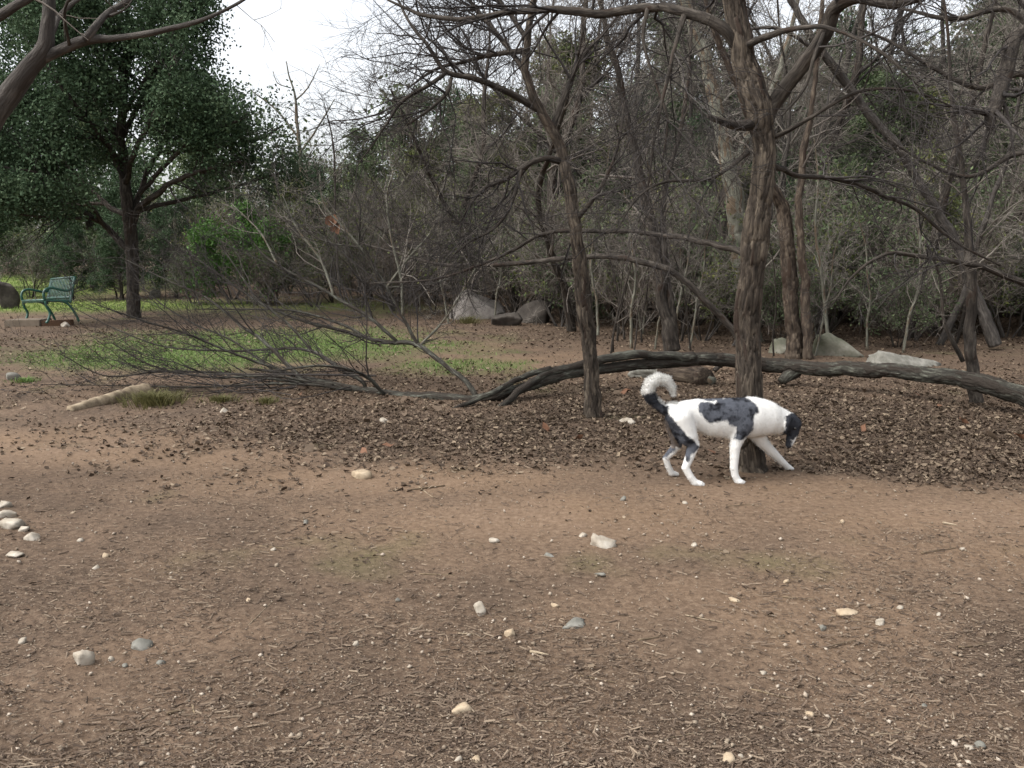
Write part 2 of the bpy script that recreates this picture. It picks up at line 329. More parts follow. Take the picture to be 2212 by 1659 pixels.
# ------------------------------------------------------------------ tree builders
def spine(spec):
    """spec rows: (dx, dy, half width, Y)"""
    P = np.array([at(a, b_, Y) for a, b_, h_, Y in spec]); R = np.array([pix(h_, Y) for a, b_, h_, Y in spec])
    return P, R
def stem(spec, step=.03, sides=28, depth=.12, fx=7., fz=2.2, seed=0, flare=0., world=False, knots=0):
    """a real stem with bark relief: returns V, F, bc and the centre line"""
    P, R = spec if world else spine(spec)
    Ln = np.sum(np.linalg.norm(np.diff(P, axis=0), axis=1)); n = max(6, int(Ln/step))
    P, R = resample(P, n, R[:, None]); R = np.maximum(R[:, 0], .0015)
    sl = np.linspace(0, Ln, n); k3 = lambda f_, o_: np.stack([vnoise(np.stack([sl*f_, sl*0+seed*1.7+i*9.1, sl*0+o_], -1), seed+i) for i in range(3)], -1)
    P = P+(np.minimum(np.maximum(R, .006)*.55, .03)[:, None]*k3(2.6, .3)+np.minimum(np.maximum(R, .004)*.3, .012)[:, None]*k3(8., .7))*np.clip(sl/.25, 0, 1)[:, None]
    R = R*(1+.1*vnoise(np.stack([sl*4, sl*0+seed, sl*0+.5], -1), seed+7))
    V, f = tubes(P[None], R[None], sides)
    V = V.reshape(n, sides, 3); s = np.linspace(0, Ln, n)
    a = np.arange(sides)*2*math.pi/sides
    rr = R[:, None]
    bc = np.stack([np.cos(a)[None]*np.maximum(rr, .03), np.sin(a)[None]*np.maximum(rr, .03), np.repeat(s[:, None], sides, 1)], -1)
    q = np.stack([np.cos(a)[None]*rr/.12*fx*.5, np.sin(a)[None]*rr/.12*fx*.5, np.repeat(s[:, None]*fz, sides, 1)], -1)
    # bark plates: a jittered cell pattern round the stem, fissures between cells
    nA = max(5, int(round(2*math.pi*float(np.mean(R[:max(2, n//2)]))/(.26/fx)))); cell_h = .30/fz
    A_ = np.repeat(a[None]/(2*math.pi)*nA, n, 0)+.7*fbm(q*1.1, 3, seed+9); S_ = np.repeat(s[:, None]/cell_h, sides, 1)+.7*fbm(q*1.1+5, 3, seed+8)
    ca, cs = np.floor(A_), np.floor(S_); d1 = np.full(A_.shape, 9.); d2 = d1.copy(); pl = np.zeros(A_.shape)
    for da in (-1, 0, 1):
        for ds in (-1, 0, 1):
            ia = np.mod(ca+da, nA).astype(np.int64); js = (cs+ds).astype(np.int64); zz = np.zeros_like(ia)
            dx_ = ca+da+.15+.7*hash3(ia, js, zz, seed)-A_; dy_ = cs+ds+.15+.7*hash3(ia, js, zz+1, seed)-S_
            dd = np.abs(dx_)+.0*dy_; dd = np.sqrt(dx_**2+dy_**2); h_ = hash3(ia, js, zz+2, seed)
            cl = dd < d1; d2 = np.where(cl, d1, np.minimum(d2, dd)); pl = np.where(cl, h_, pl); d1 = np.where(cl, dd, d1)
    rid = np.clip((d2-d1)/.2, 0, 1)
    disp = depth*rr*(.9*rid-.7+.7*(pl-.5)+.25*fbm(q*3, 2, seed+5)+.5*fbm(q*np.array([.25, .25, .3]), 2, seed+3))
    if flare > 0:
        fl = np.exp(-s/.2)[:, None]*(1+.5*np.cos(a*4+seed)[None]+.3*np.cos(a*7+2*seed)[None]); disp = disp+rr*flare*fl
    dirv = nrm(V-P[:, None, :])
    V = V+dirv*disp[..., None]
    k = np.arange(sides); base = (n-1)*sides
    V = V.reshape(-1, 3); bc = bc.reshape(-1, 3); pl = np.concatenate([pl.ravel(), [.5, .5]])
    V = np.vstack([V, P[-1]+(P[-1]-P[-2])*.15, P[0]]); bc = np.vstack([bc, [[0, 0, Ln]], [[0, 0, 0]]])
    cap = np.stack([base+k, base+(k+1) % sides, np.full(sides, n*sides)], 1)
    cap0 = np.stack([(k+1) % sides, k, np.full(sides, n*sides+1)], 1)
    return V, [f, np.vstack([cap, cap0])], {'bc': ('FLOAT_VECTOR', bc), 'pl': ('FLOAT', pl)}, (P, R)
def stem_part(name, root, spec, m, **kw):
    V, f, bc, line = stem(spec, **kw)
    o = obj(name, mesh(name, local(root, V), f, True, bc), m, root)
    return o, line
def as_batch(lines, n=12):
    Ps, Rs = [], []
    for P, R in lines:
        p, r = resample(P, n, R[:, None]); Ps.append(p); Rs.append(r[:, 0])
    return np.stack(Ps), np.stack(Rs)
def add_crown(root, batches, m, name='crown'):
    V, f = pack(batches)
    return obj(name, mesh(name, local(root, V), f, True), m, root)

# ---- the rough plated tree behind the dog
reseed(101)
T1 = at(1622, 1032, 6.12); t1 = thing('rough_bark_tree', 'rough plated-bark tree with forked trunk standing right behind the dog', 'tree', (T1[0], T1[1], hz(T1[0], T1[1])-.03))
Y1 = 6.12
_, ln0 = stem_part('trunk', t1, [(1624, 1042, 28.80, Y1), (1620, 980, 27.20, Y1), (1617, 850, 25.60, Y1), (1620, 700, 27.20, Y1), (1632, 560, 28.00, Y1), (1640, 420, 24.80, Y1), (1647, 320, 23.20, Y1), (1640, 250, 26.40, Y1), (1618, 170, 24.80, Y1), (1600, 90, 22.40, Y1), (1588, 0, 21.60, Y1), (1580, -120, 19.20, Y1-.1), (1600, -300, 14.40, Y1-.2), (1590, -600, 8.00, Y1)],
                   M['bark'], step=.01, sides=90, depth=.16, fx=8, fz=1.9, seed=3, flare=.34)
limbs = []
for sp_ in [
    [(1650, 290, 17.20, Y1), (1668, 232, 16.34, Y1), (1720, 160, 15.48, Y1-.1), (1765, 92, 14.62, Y1-.2), (1800, 25, 13.76, Y1-.3), (1860, -6, 12.04, Y1-.5), (1935, 8, 9.46, Y1-.7), (2060, -40, 6.02, Y1-1), (2250, -120, 2.58, Y1-1.2)],
    [(1590, 95, 12.04, Y1), (1555, 58, 11.18, Y1), (1480, 28, 10.32, Y1+.1), (1400, 14, 9.46, Y1+.3), (1300, 26, 8.60, Y1+.5), (1200, 20, 7.74, Y1+.6), (1104, 28, 6.02, Y1+.8), (1014, 43, 5.16, Y1+.9), (950, 40, 4.30, Y1+1), (900, 28, 3.44, Y1+1.1), (837, 0, 2.15, Y1+1.2)],
    [(1628, 268, 12.90, Y1), (1585, 268, 9.46, Y1-.15), (1545, 258, 6.88, Y1-.25), (1528, 250, 5.16, Y1-.3)],
    [(1612, 558, 7.74, Y1+.1), (1590, 540, 6.88, Y1+.3), (1500, 520, 6.02, Y1+.7), (1400, 503, 5.16, Y1+1.2), (1264, 500, 4.73, Y1+2.3), (1170, 507, 3.87, Y1+2.6), (1104, 544, 3.44, Y1+2.8), (1037, 572, 2.92, Y1+3), (937, 604, 2.24, Y1+3.2), (800, 612, 1.55, Y1+3.4)],
    [(1660, 352, 7.74, Y1+.1), (1690, 364, 6.02, Y1+.3), (1725, 377, 5.16, Y1+.4), (1791, 384, 5.16, Y1+.6), (1851, 397, 4.73, Y1+.7), (1908, 420, 4.30, Y1+.8), (1975, 450, 3.78, Y1+.9), (2025, 493, 3.27, Y1+1), (2085, 535, 2.58, Y1+1), (2160, 575, 1.55, Y1+1.1)],
    [(1600, 90, 8.60, Y1), (1560, -10, 7.74, Y1+.3), (1480, -100, 6.02, Y1+.6), (1350, -170, 3.44, Y1+1)],
    [(1610, 100, 7.74, Y1), (1690, 68, 6.02, Y1-.5), (1790, 60, 4.30, Y1-.9), (1900, 110, 3.01, Y1-1.2), (1990, 190, 1.72, Y1-1.3)],
    [(1615, 330, 5.16, Y1), (1540, 385, 3.87, Y1-.3), (1440, 392, 3.10, Y1-.5), (1380, 425, 2.24, Y1-.6), (1330, 500, 1.38, Y1-.7)],
    [(1665, 300, 6.02, Y1), (1740, 262, 4.30, Y1-.2), (1850, 200, 3.44, Y1-.3), (1960, 196, 2.58, Y1-.4), (2080, 240, 1.55, Y1-.4)],
    [(1480, 28, 6.02, Y1+.1), (1455, 110, 4.30, Y1-.1), (1440, 180, 3.78, Y1-.2), (1415, 290, 3.10, Y1-.3), (1400, 400, 2.24, Y1-.35), (1380, 480, 1.29, Y1-.4)],
    [(1400, 14, 5.16, Y1+.3), (1390, 90, 3.61, Y1+.2), (1420, 190, 2.92, Y1+.1), (1442, 260, 2.58, Y1), (1430, 350, 1.72, Y1)],
    [(1780, 70, 5.16, Y1-.25), (1760, 120, 3.96, Y1-.4), (1738, 190, 3.10, Y1-.5), (1690, 250, 1.89, Y1-.6)],
]:
    _, l_ = stem_part('branch', t1, sp_, M['bark2'], step=.03, sides=14, depth=.12, seed=len(limbs)); limbs.append(l_)
P0, R0 = as_batch(limbs[:2]+limbs[3:], 14)
A1, B1 = grow(P0, R0*1.0, 13, .6, 1.4, .8, 7, .2, 1, .5, (0, 0, -.02), .2, .3, .0028)
kp = ~((np.abs(A1[:, 4, 0]-T1[0]) < .32) & (A1[:, 4, 1] < 6.2)); A1, B1 = A1[kp], B1[kp]
A2, B2 = grow(A1, B1, 8, .25, .65, .8, 5, .15, 1, .55, (0, 0, -.03), .2, .4, .0018)
A3, B3 = grow(A2, B2, 4, .08, .28, .8, 4, .2, 1, .6, (0, 0, 0), .2, .5, .0014)
add_crown(t1, [(A1, B1, 5), (A2, B2, 4), (A3, B3, 3)], M['twig_dark'])

# ---- the slender leaning tree before the split end of the fallen trunk
reseed(102)
Y2 = 8.1; T2 = at(1284, 908, Y2); t2 = thing('leaning_tree', 'slender leaning bare tree with scaly trunk rising in front of the fallen trunk', 'tree', (T2[0], T2[1], hz(T2[0], T2[1])-.03))
_, ln2 = stem_part('trunk', t2, [(1285, 916, 17.22, Y2), (1280, 860, 16.40, Y2), (1275, 800, 15.58, Y2), (1266, 700, 16.40, Y2), (1257, 600, 16.40, Y2), (1247, 520, 13.94, Y2), (1238, 440, 13.12, Y2), (1218, 350, 12.30, Y2), (1196, 300, 10.66, Y2), (1170, 245, 9.84, Y2), (1147, 195, 9.02, Y2), (1135, 150, 8.20, Y2), (1140, 100, 7.38, Y2), (1150, 20, 6.56, Y2), (1170, -120, 4.92, Y2), (1180, -300, 2.46, Y2)],
                   M['bark'], step=.012, sides=72, depth=.16, fx=9, fz=1.9, seed=14, flare=.3)
limbs = []
for sp_ in [
    [(1163, 235, 9, Y2), (1147, 226, 8, Y2), (1104, 203, 7, Y2-.1), (1054, 180, 6.5, Y2-.2), (1020, 170, 6, Y2-.3), (977, 163, 5.6, Y2-.3), (957, 150, 5, Y2-.3), (937, 123, 4.4, Y2-.3), (917, 90, 3.6, Y2-.3), (887, 50, 3, Y2-.2), (850, -20, 2, Y2)],
    [(962, 158, 5, Y2-.3), (930, 180, 4.4, Y2-.4), (870, 217, 4, Y2-.5), (847, 247, 3, Y2-.6), (804, 313, 2, Y2-.7), (770, 360, 1.2, Y2-.8)],
    [(975, 168, 4.4, Y2-.3), (966, 200, 4, Y2-.4), (930, 235, 3.6, Y2-.5), (884, 267, 2.4, Y2-.6)],
    [(1140, 110, 7, Y2), (1070, 117, 5, Y2+.2), (1010, 130, 4, Y2+.3), (940, 150, 3, Y2+.4), (880, 190, 1.8, Y2+.5)],
    [(1208, 348, 8, Y2), (1180, 343, 7, Y2-.1), (1150, 350, 6.4, Y2-.2), (1125, 365, 6, Y2-.2), (1090, 388, 4.6, Y2-.3), (1050, 405, 4, Y2-.4), (1020, 435, 3, Y2-.5), (995, 480, 1.8, Y2-.5)],
    [(1125, 368, 5, Y2-.2), (1115, 410, 4.4, Y2-.3), (1095, 460, 3.6, Y2-.4), (1065, 495, 3, Y2-.5), (1020, 520, 2.2, Y2-.6), (975, 555, 1.4, Y2-.7)],
    [(1240, 480, 6, Y2), (1290, 420, 4.4, Y2-.2), (1330, 330, 3.4, Y2-.2), (1350, 220, 2.2, Y2-.1)],
    [(1190, 290, 7, Y2), (1215, 210, 5.4, Y2+.1), (1260, 120, 4.2, Y2+.2), (1330, 40, 3, Y2+.2), (1380, -40, 2, Y2+.2)],
    [(1142, 90, 6, Y2), (1100, 30, 4.6, Y2+.1), (1040, -40, 3, Y2+.2)],
    [(1134, 155, 6, Y2), (1080, 80, 4.6, Y2+.3), (1030, 20, 4, Y2+.5), (980, -40, 2.6, Y2+.6)],
]:
    _, l_ = stem_part('branch', t2, sp_, M['bark2'], step=.04, sides=12, depth=.12, seed=40+len(limbs)); limbs.append(l_)
P0, R0 = as_batch(limbs, 14)
A1, B1 = grow(P0, R0, 13, .6, 1.6, .8, 7, .2, 1, .5, (0, 0, .0), .2, .3, .0035)
A2, B2 = grow(A1, B1, 8, .3, .8, .8, 5, .15, 1, .55, (0, 0, 0), .2, .4, .002)
A3, B3 = grow(A2, B2, 4, .1, .35, .8, 4, .2, 1, .6, (0, 0, 0), .2, .5, .0016)
add_crown(t2, [(A1, B1, 5), (A2, B2, 4), (A3, B3, 3)], M['twig_dark'])

# ---- the fallen tree
reseed(103)
FL = at(1700, 815, 10.2); ft = thing('fallen_tree', 'long fallen tree with split trunk and bare crown lying across the leaf litter', 'fallen tree', (FL[0], FL[1], 0))
stem_part('trunk', ft, [(2420, 932, 22, 7.75), (2310, 890, 21, 7.9), (2212, 856, 19.5, 8.1), (2100, 828, 18, 8.45), (1950, 806, 16, 9.1), (1800, 799, 15, 9.7), (1700, 793, 15, 10.0), (1600, 783, 15, 10.1), (1500, 776, 14.5, 10.0), (1420, 782, 12, 9.9), (1300, 796, 11, 9.7), (1210, 815, 11, 9.5), (1120, 843, 11, 9.25), (1050, 862, 12, 9.1), (950, 860, 10.5, 9.2), (850, 852, 9, 9.4), (780, 844, 8, 9.6), (700, 826, 6.5, 9.8), (620, 806, 4, 10), (540, 796, 2.5, 10.3)],
          M['lichen'], step=.016, sides=52, depth=.17, fx=10, fz=2.6, seed=21)
limbs = []
FB = [
    [(1500, 771, 11, 9.95), (1420, 766, 10, 9.85), (1340, 772, 9.5, 9.75), (1280, 781, 9, 9.65), (1215, 793, 9, 9.5), (1175, 806, 8, 9.4), (1130, 842, 8, 9.1), (1072, 884, 6, 8.75)],
    [(1190, 797, 7, 9.45), (1130, 812, 6.5, 9.3), (1060, 850, 6, 8.9), (1000, 876, 5, 8.7), (955, 893, 3.5, 8.5)],
    [(1720, 800, 16, 10), (1700, 812, 13, 9.95), (1688, 826, 10, 9.9)],
    [(1030, 858, 8, 9.15), (1004, 823, 7.4, 9.3), (945, 776, 7, 9.5), (903, 746, 6.4, 9.7), (856, 740, 6, 9.9), (796, 731, 5.4, 10.2), (736, 713, 4.8, 10.5), (662, 695, 4.4, 10.8), (582, 663, 3.6, 11.1), (552, 642, 3, 11.2), (522, 597, 2.4, 11.4), (498, 561, 1.8, 11.5), (470, 525, 1.2, 11.6)],
    [(860, 740, 5, 9.9), (840, 722, 5, 9.9), (796, 683, 4.8, 10), (722, 639, 4.2, 10.2), (662, 606, 3.6, 10.4), (600, 573, 3, 10.6), (558, 538, 2, 10.8), (520, 480, 1.2, 11)],
    [(905, 748, 5, 9.7), (870, 686, 4.6, 9.8), (835, 621, 4, 9.9), (790, 549, 3.4, 10), (775, 533, 3, 10), (778, 448, 2.2, 10), (758, 400, 1.3, 10)],
    [(790, 847, 6, 9.6), (781, 823, 6, 9.6), (722, 788, 5.4, 9.8), (677, 761, 5, 10), (629, 752, 4, 10.3), (558, 757, 3.4, 10.6), (439, 757, 2.8, 11), (340, 745, 2.2, 11.2), (250, 710, 1.6, 11.4), (157, 664, 1, 11.6)],
    [(680, 832, 6, 9.7), (653, 820, 6, 9.7), (617, 785, 5.6, 9.9), (573, 740, 5, 10.1), (528, 710, 4.4, 10.3), (484, 671, 3.8, 10.5), (439, 640, 3, 10.7), (350, 600, 2, 11), (260, 555, 1.2, 11.2)],
    [(677, 761, 4, 10), (617, 695, 3.6, 10.1), (540, 640, 3, 10.3), (470, 590, 2.2, 10.5), (400, 540, 1.4, 10.6)],
    [(720, 832, 4.5, 9.7), (600, 820, 4, 9.8), (480, 806, 3.4, 9.9), (350, 802, 2.8, 9.9), (230, 812, 2, 9.9), (130, 765, 1, 9.8)],
    [(760, 842, 4, 9.5), (640, 830, 3.6, 9.5), (520, 832, 3, 9.5), (400, 836, 2.4, 9.5), (250, 832, 1.6, 9.5), (90, 830, 1, 9.5)],
    [(700, 832, 4, 9.6), (580, 812, 3.6, 9.6), (450, 815, 3, 9.6), (330, 790, 2.2, 9.6), (240, 740, 1.2, 9.6)],
    [(640, 812, 4, 9.9), (520, 770, 3.4, 9.9), (400, 720, 2.8, 9.8), (300, 690, 2.2, 9.7), (200, 655, 1.2, 9.6)],
    [(830, 853, 6, 9.4), (800, 820, 5, 9.3), (760, 800, 4, 9.2), (690, 790, 3, 9.1), (600, 800, 2, 9)],
    [(796, 731, 4, 10.2), (740, 700, 3.4, 10.4), (640, 672, 2.8, 10.6), (540, 668, 2.2, 10.8), (420, 668, 1.2, 11)],
    [(590, 800, 3, 10.2), (500, 735, 2.6, 10.4), (420, 700, 2.2, 10.6), (340, 650, 1.6, 10.8), (290, 600, 1, 11)],
    [(835, 621, 3, 9.9), (900, 618, 2.6, 9.8), (960, 605, 2.2, 9.7), (1040, 560, 1.5, 9.6)],
    [(775, 535, 2.4, 10), (700, 520, 2, 10.1), (640, 480, 1.6, 10.2), (600, 430, 1, 10.3)],
    [(778, 470, 1.8, 10), (830, 500, 2, 10), (880, 530, 2, 10), (905, 575, 1.6, 10)],
]
for sp_ in FB:
    if len(limbs) > 2: sp_ = [(a_, b__, h__*.78, y__) for a_, b__, h__, y__ in sp_]
    _, l_ = stem_part('branch', ft, sp_, M['lichen'], step=.05, sides=10, depth=.1, seed=70+len(limbs)); limbs.append(l_)
P0, R0 = as_batch(limbs[3:], 14)
A1, B1 = grow(P0, R0*.9, 17, .5, 1.9, .6, 8, .12, 1, .5, (-.03, 0, .075), .15, .3, .003)
A2, B2 = grow(A1, B1, 6, .2, .8, .7, 5, .15, 1, .55, (-.02, 0, .01), .2, .4, .0022)
A3, B3 = grow(A2, B2, 2, .08, .3, .7, 4, .2, 1, .6, (-.03, 0, 0), .15, .5, .0018)
for A_ in (A1, A2, A3): A_[..., 2] = np.maximum(A_[..., 2], H(A_[..., 0], A_[..., 1])+.012)
add_crown(ft, [(A1, B1, 5), (A2, B2, 4), (A3, B3, 3)], M['twig_dark'])
limbs = []
for sp_ in [[(870, 686, 3, 9.8), (866, 600, 2.6, 9.8), (842, 500, 2.2, 9.8), (836, 420, 1.6, 9.8), (850, 370, 1, 9.8)], [(835, 621, 3, 9.9), (880, 560, 2.4, 9.9), (930, 500, 2, 9.9), (945, 430, 1.2, 9.9)], [(790, 549, 2.6, 10), (750, 500, 2.2, 10), (700, 440, 1.8, 10), (690, 370, 1, 10)], [(905, 748, 3, 9.7), (960, 690, 2.4, 9.6), (1010, 610, 2, 9.5), (1050, 540, 1.2, 9.4)],
            [(722, 639, 3, 10.2), (690, 560, 2.4, 10.3), (640, 490, 1.8, 10.4), (610, 420, 1, 10.5)], [(600, 573, 2.4, 10.6), (560, 500, 1.8, 10.8), (500, 440, 1, 11)]]:
    _, l_ = stem_part('branch', ft, sp_, M['pale'], step=.06, sides=8, depth=.08, seed=170+len(limbs)); limbs.append(l_)
P0, R0 = as_batch(limbs, 12)
A1, B1 = grow(P0, R0, 8, .4, 1.1, .7, 7, .15, 1, .5, (0, 0, .06), .2, .35, .0034); A2, B2 = grow(A1, B1, 4, .15, .5, .7, 5, .2, 1, .55, (0, 0, .04), .2, .4, .0026)
add_crown(ft, [(A1, B1, 4), (A2, B2, 3)], M['twig_grey'], 'pale_twigs')['kind'] = 'stuff'
pl0, plr = [], []                                      # the pressed-down heap of twigs under the crown
for k in range(18):
    x0, x1 = U(480, 830), U(230, 640); yy = U(9.2, 10.2); z0 = U(.02, .22)
    a_ = at(x0, 830, yy); b_ = at(x1, 830, yy+U(-.5, .6)); m_ = (a_+b_)/2; q = resample(np.array([[a_[0], a_[1], z0], [m_[0]+rng.normal()*.15, m_[1]+rng.normal()*.3, U(.03, .3)], [b_[0], b_[1], U(.02, .3)]]), 8)
    pl0.append(q); plr.append(np.linspace(U(.005, .011), .002, 8))
V, f = pack([(np.array(pl0), np.array(plr), 5)]); obj('pressed_twigs', mesh('pressed_twigs', local(ft, V), f), M['twig_dark'], ft)
for k, (dx_, dy_) in enumerate([(716, 478), (724, 490)]):
    c_ = at(dx_, dy_, 10.15)-np.array(ft.location); t_ = U(-.5, .5, (6, 3))*np.array([.12, .06, .14])
    V = np.array([[-.05, 0, .06], [.05, .02, .07], [.07, -.03, 0], [.02, .02, -.08], [-.06, -.02, -.04], [0, .05, .0]])+t_*.3+c_
    obj('dead_leaf', mesh('dead_leaf', V, np.array([[0, 1, 5], [1, 2, 5], [2, 3, 5], [3, 4, 5], [4, 0, 5]]), False), M['rust'], ft)

# ---- the smooth forked limb leaning in at the upper left
reseed(104)
YL = 5.6; TL = at(-260, 900, YL); tl = thing('grey_forked_tree', 'smooth grey tree leaning in, its forked limbs crossing the evergreen oak', 'tree', (TL[0], TL[1], -.02))
stem_part('trunk', tl, [(-250, 1080, 35.00, YL), (-235, 900, 30.80, YL), (-170, 600, 26.60, YL), (-80, 370, 23.80, YL), (-20, 262, 22.40, YL), (40, 180, 19.60, YL), (95, 115, 16.80, YL), (103, 60, 13.30, YL), (104, 0, 11.90, YL), (110, -120, 9.10, YL), (140, -320, 4.90, YL)], M['grey'], step=.03, sides=36, depth=.05, fx=5, fz=1.4, seed=5, flare=.2)
limbs = []
for sp_ in [
    [(88, 128, 12.60, YL), (130, 108, 11.20, YL), (190, 85, 10.50, YL), (240, 82, 6.65, YL), (310, 74, 5.95, YL-.1), (380, 60, 5.25, YL-.1), (440, 42, 4.20, YL-.2), (490, 20, 3.50, YL-.2), (540, -10, 2.80, YL-.2), (600, -60, 1.40, YL-.2)],
    [(185, 87, 9.10, YL), (205, 60, 7.70, YL), (235, 30, 6.30, YL+.1), (290, -10, 5.60, YL+.2), (360, -80, 3.50, YL+.3)],
    [(-30, 282, 12.60, YL+.1), (10, 245, 10.50, YL+.2), (50, 190, 8.40, YL+.3), (75, 150, 7.70, YL+.35), (110, 75, 6.30, YL+.4), (130, 30, 4.90, YL+.5), (180, -10, 4.20, YL+.6), (260, -60, 2.80, YL+.7)],
    [(-90, 60, 11.20, YL-.2), (-20, 40, 9.80, YL-.2), (30, 12, 8.40, YL-.2), (70, -10, 7.70, YL-.2), (140, -60, 5.60, YL-.2)],
    [(150, 100, 4.20, YL), (140, 20, 3.22, YL-.3), (180, -40, 2.10, YL-.4)],
    [(235, 35, 2.80, YL+.1), (270, 20, 2.10, YL), (285, 0, 1.40, YL)],
]:
    _, l_ = stem_part('branch', tl, sp_, M['grey'], step=.04, sides=16, depth=.05, seed=90+len(limbs)); limbs.append(l_)
P0, R0 = as_batch(limbs, 12)
A1, B1 = grow(P0, R0, 2, .3, .8, .8, 6, .4, 1, .35, (0, 0, .05), .15, .3, .0025)
A2, B2 = grow(A1, B1, 3, .15, .4, .8, 5, .2, 1, .55, (0, 0, .03), .15, .4, .0018)
add_crown(tl, [(A1, B1, 5), (A2, B2, 4)], M['twig'])

# ---- evergreen oak by the bench
reseed(105)
YO = 20.3; TO = at(288, 690, YO); to = thing('evergreen_oak', 'dense dark evergreen oak with spreading crown standing beside the green bench', 'tree', (TO[0], TO[1], hz(TO[0], TO[1])-.05))
_, lo_ = stem_part('trunk', to, [(289, 694, 15, YO), (288, 620, 13, YO), (284, 540, 13, YO), (277, 470, 13, YO), (270, 400, 11, YO), (262, 300, 9, YO), (268, 180, 7, YO), (275, 60, 5, YO), (280, -60, 3, YO)], M['bark2'], step=.06, sides=24, depth=.14, seed=8, flare=.25)
limbs = [lo_]
for sp_ in [[(282, 515, 8, YO), (300, 455, 7, YO), (350, 410, 6, YO-.5), (430, 370, 4.5, YO-1), (520, 350, 3, YO-1.4)],
            [(280, 470, 8, YO), (300, 420, 6, YO+.2), (340, 330, 5, YO+.5), (400, 250, 4, YO+.8), (460, 210, 2.5, YO+1)],
            [(282, 545, 7, YO), (240, 500, 6, YO), (200, 470, 5, YO-.5), (110, 430, 3.5, YO-1), (30, 420, 2, YO-1.3)],
            [(276, 465, 7, YO), (230, 440, 5, YO+.5), (150, 360, 4, YO+1), (60, 300, 3, YO+1.6)],
            [(270, 400, 7, YO), (290, 330, 5, YO-.8), (340, 230, 4, YO-1.5), (380, 120, 3, YO-2)],
            [(266, 360, 7, YO), (220, 300, 5, YO-.9), (150, 210, 4, YO-1.8), (90, 130, 3, YO-2.2)],
            [(262, 300, 6, YO), (310, 200, 4.5, YO+.8), (360, 120, 3.5, YO+1.4), (390, 40, 2.5, YO+1.6)],
            [(265, 240, 6, YO), (220, 140, 4, YO+.8), (160, 40, 3, YO+1.4)],
            [(300, 455, 5, YO), (400, 430, 4, YO+.6), (520, 400, 3, YO+1.2), (610, 370, 2, YO+1.4)], [(340, 330, 5, YO+.5), (450, 320, 4, YO), (560, 300, 3, YO-.4), (610, 270, 2, YO-.6)], [(300, 420, 5, YO), (420, 300, 4, YO-1), (520, 260, 3, YO-1.8)],
            [(265, 250, 5, YO), (330, 150, 4, YO-.6), (380, 90, 3, YO-1), (400, 20, 2, YO-1.2)], [(268, 200, 5, YO), (190, 90, 4, YO-1), (110, 20, 3, YO-1.6)], [(262, 300, 5, YO), (150, 240, 4, YO-.4), (40, 180, 3, YO-.8)], [(200, 470, 4, YO-.5), (120, 470, 3, YO-1.6), (20, 460, 2, YO-2.2)],
            [(268, 160, 5, YO), (200, 60, 4, YO-.5), (140, -20, 3, YO-.8)], [(262, 300, 5, YO), (170, 170, 4, YO+.6), (70, 80, 3, YO+1), (-10, 40, 2, YO+1.3)], [(262, 300, 5, YO), (120, 290, 4, YO-1), (10, 270, 3, YO-1.6)],
            [(240, 500, 5, YO), (180, 430, 4, YO-1.2), (100, 380, 3, YO-2), (0, 360, 2, YO-2.6)], [(230, 440, 4, YO+.5), (120, 440, 3, YO+1.2), (10, 400, 2, YO+1.6)],
            [(270, 150, 5, YO), (320, 60, 3.5, YO-.5), (380, -40, 2.5, YO-.8)]]:
    _, l_ = stem_part('branch', to, sp_, M['bark2'], step=.1, sides=10, depth=.1, seed=120+len(limbs)); limbs.append(l_)
P0, R0 = as_batch(limbs, 14)
A1, B1 = grow(P0, R0, 11, .9, 2.1, .85, 6, .35, 1, .45, (0, 0, .03), .15, .3, .006)
A2, B2 = grow(A1, B1, 7, .5, 1.1, .8, 5, .2, 1, .5, (0, 0, .02), .18, .4, .004)
add_crown(to, [(A1, B1, 5), (A2, B2, 3)], M['twig_dark'], 'limb_twigs')
reg = A2[A2[:, -1, 2] > 2.3]
anch = reg[:, 2:].reshape(-1, 3); anch = anch[fbm(anch*.75, 2, 77) > -.22]
V, f = leaf_quads(anch, 34, .16, .055, .095, .6)
V2 = V-np.array(to.location); obj('crown', mesh('oak_leaves', V2, f, False), M['oakleaf'], to)

# ------------------------------------------------------------------ other trees whose stems can be told apart
def stem_tree(name, label, specs, m, twigs=6, tm='twig', seed=0, base=None, droop=0., lv3=True, long=(.6, 1.4), depth=.14, sides=20, step=.04, t0=.3, flare=.15):
    reseed(seed)
    b0 = at(*[specs[0][0][i] for i in (0, 1, 3)]) if base is None else base
    r = thing(name, label, 'tree', (b0[0], b0[1], hz(b0[0], b0[1])-.04)); lines = []
    for i, s_ in enumerate(specs):
        _, l_ = stem_part('trunk' if i == 0 else 'branch', r, s_, m, step=step if i == 0 else step*1.6, sides=sides if i == 0 else 10, depth=depth, seed=seed+i, flare=flare if i == 0 else 0); lines.append(l_)
    P0, R0 = as_batch(lines, 14)
    A1, B1 = grow(P0, R0, twigs, long[0], long[1], .8, 6, t0, 1, .4, (0, 0, droop), .18, .3, .004)
    A2, B2 = grow(A1, B1, 5, long[0]*.5, long[1]*.5, .8, 5, .15, 1, .5, (0, 0, droop), .18, .4, .003)
    bt = [(A1, B1, 4), (A2, B2, 3)]
    if lv3:
        A3, B3 = grow(A2, B2, 3, long[0]*.2, long[1]*.25, .8, 4, .2, 1, .6, (0, 0, 0), .18, .5, .0022); bt.append((A3, B3, 3))
    add_crown(r, bt, M[tm]); return r
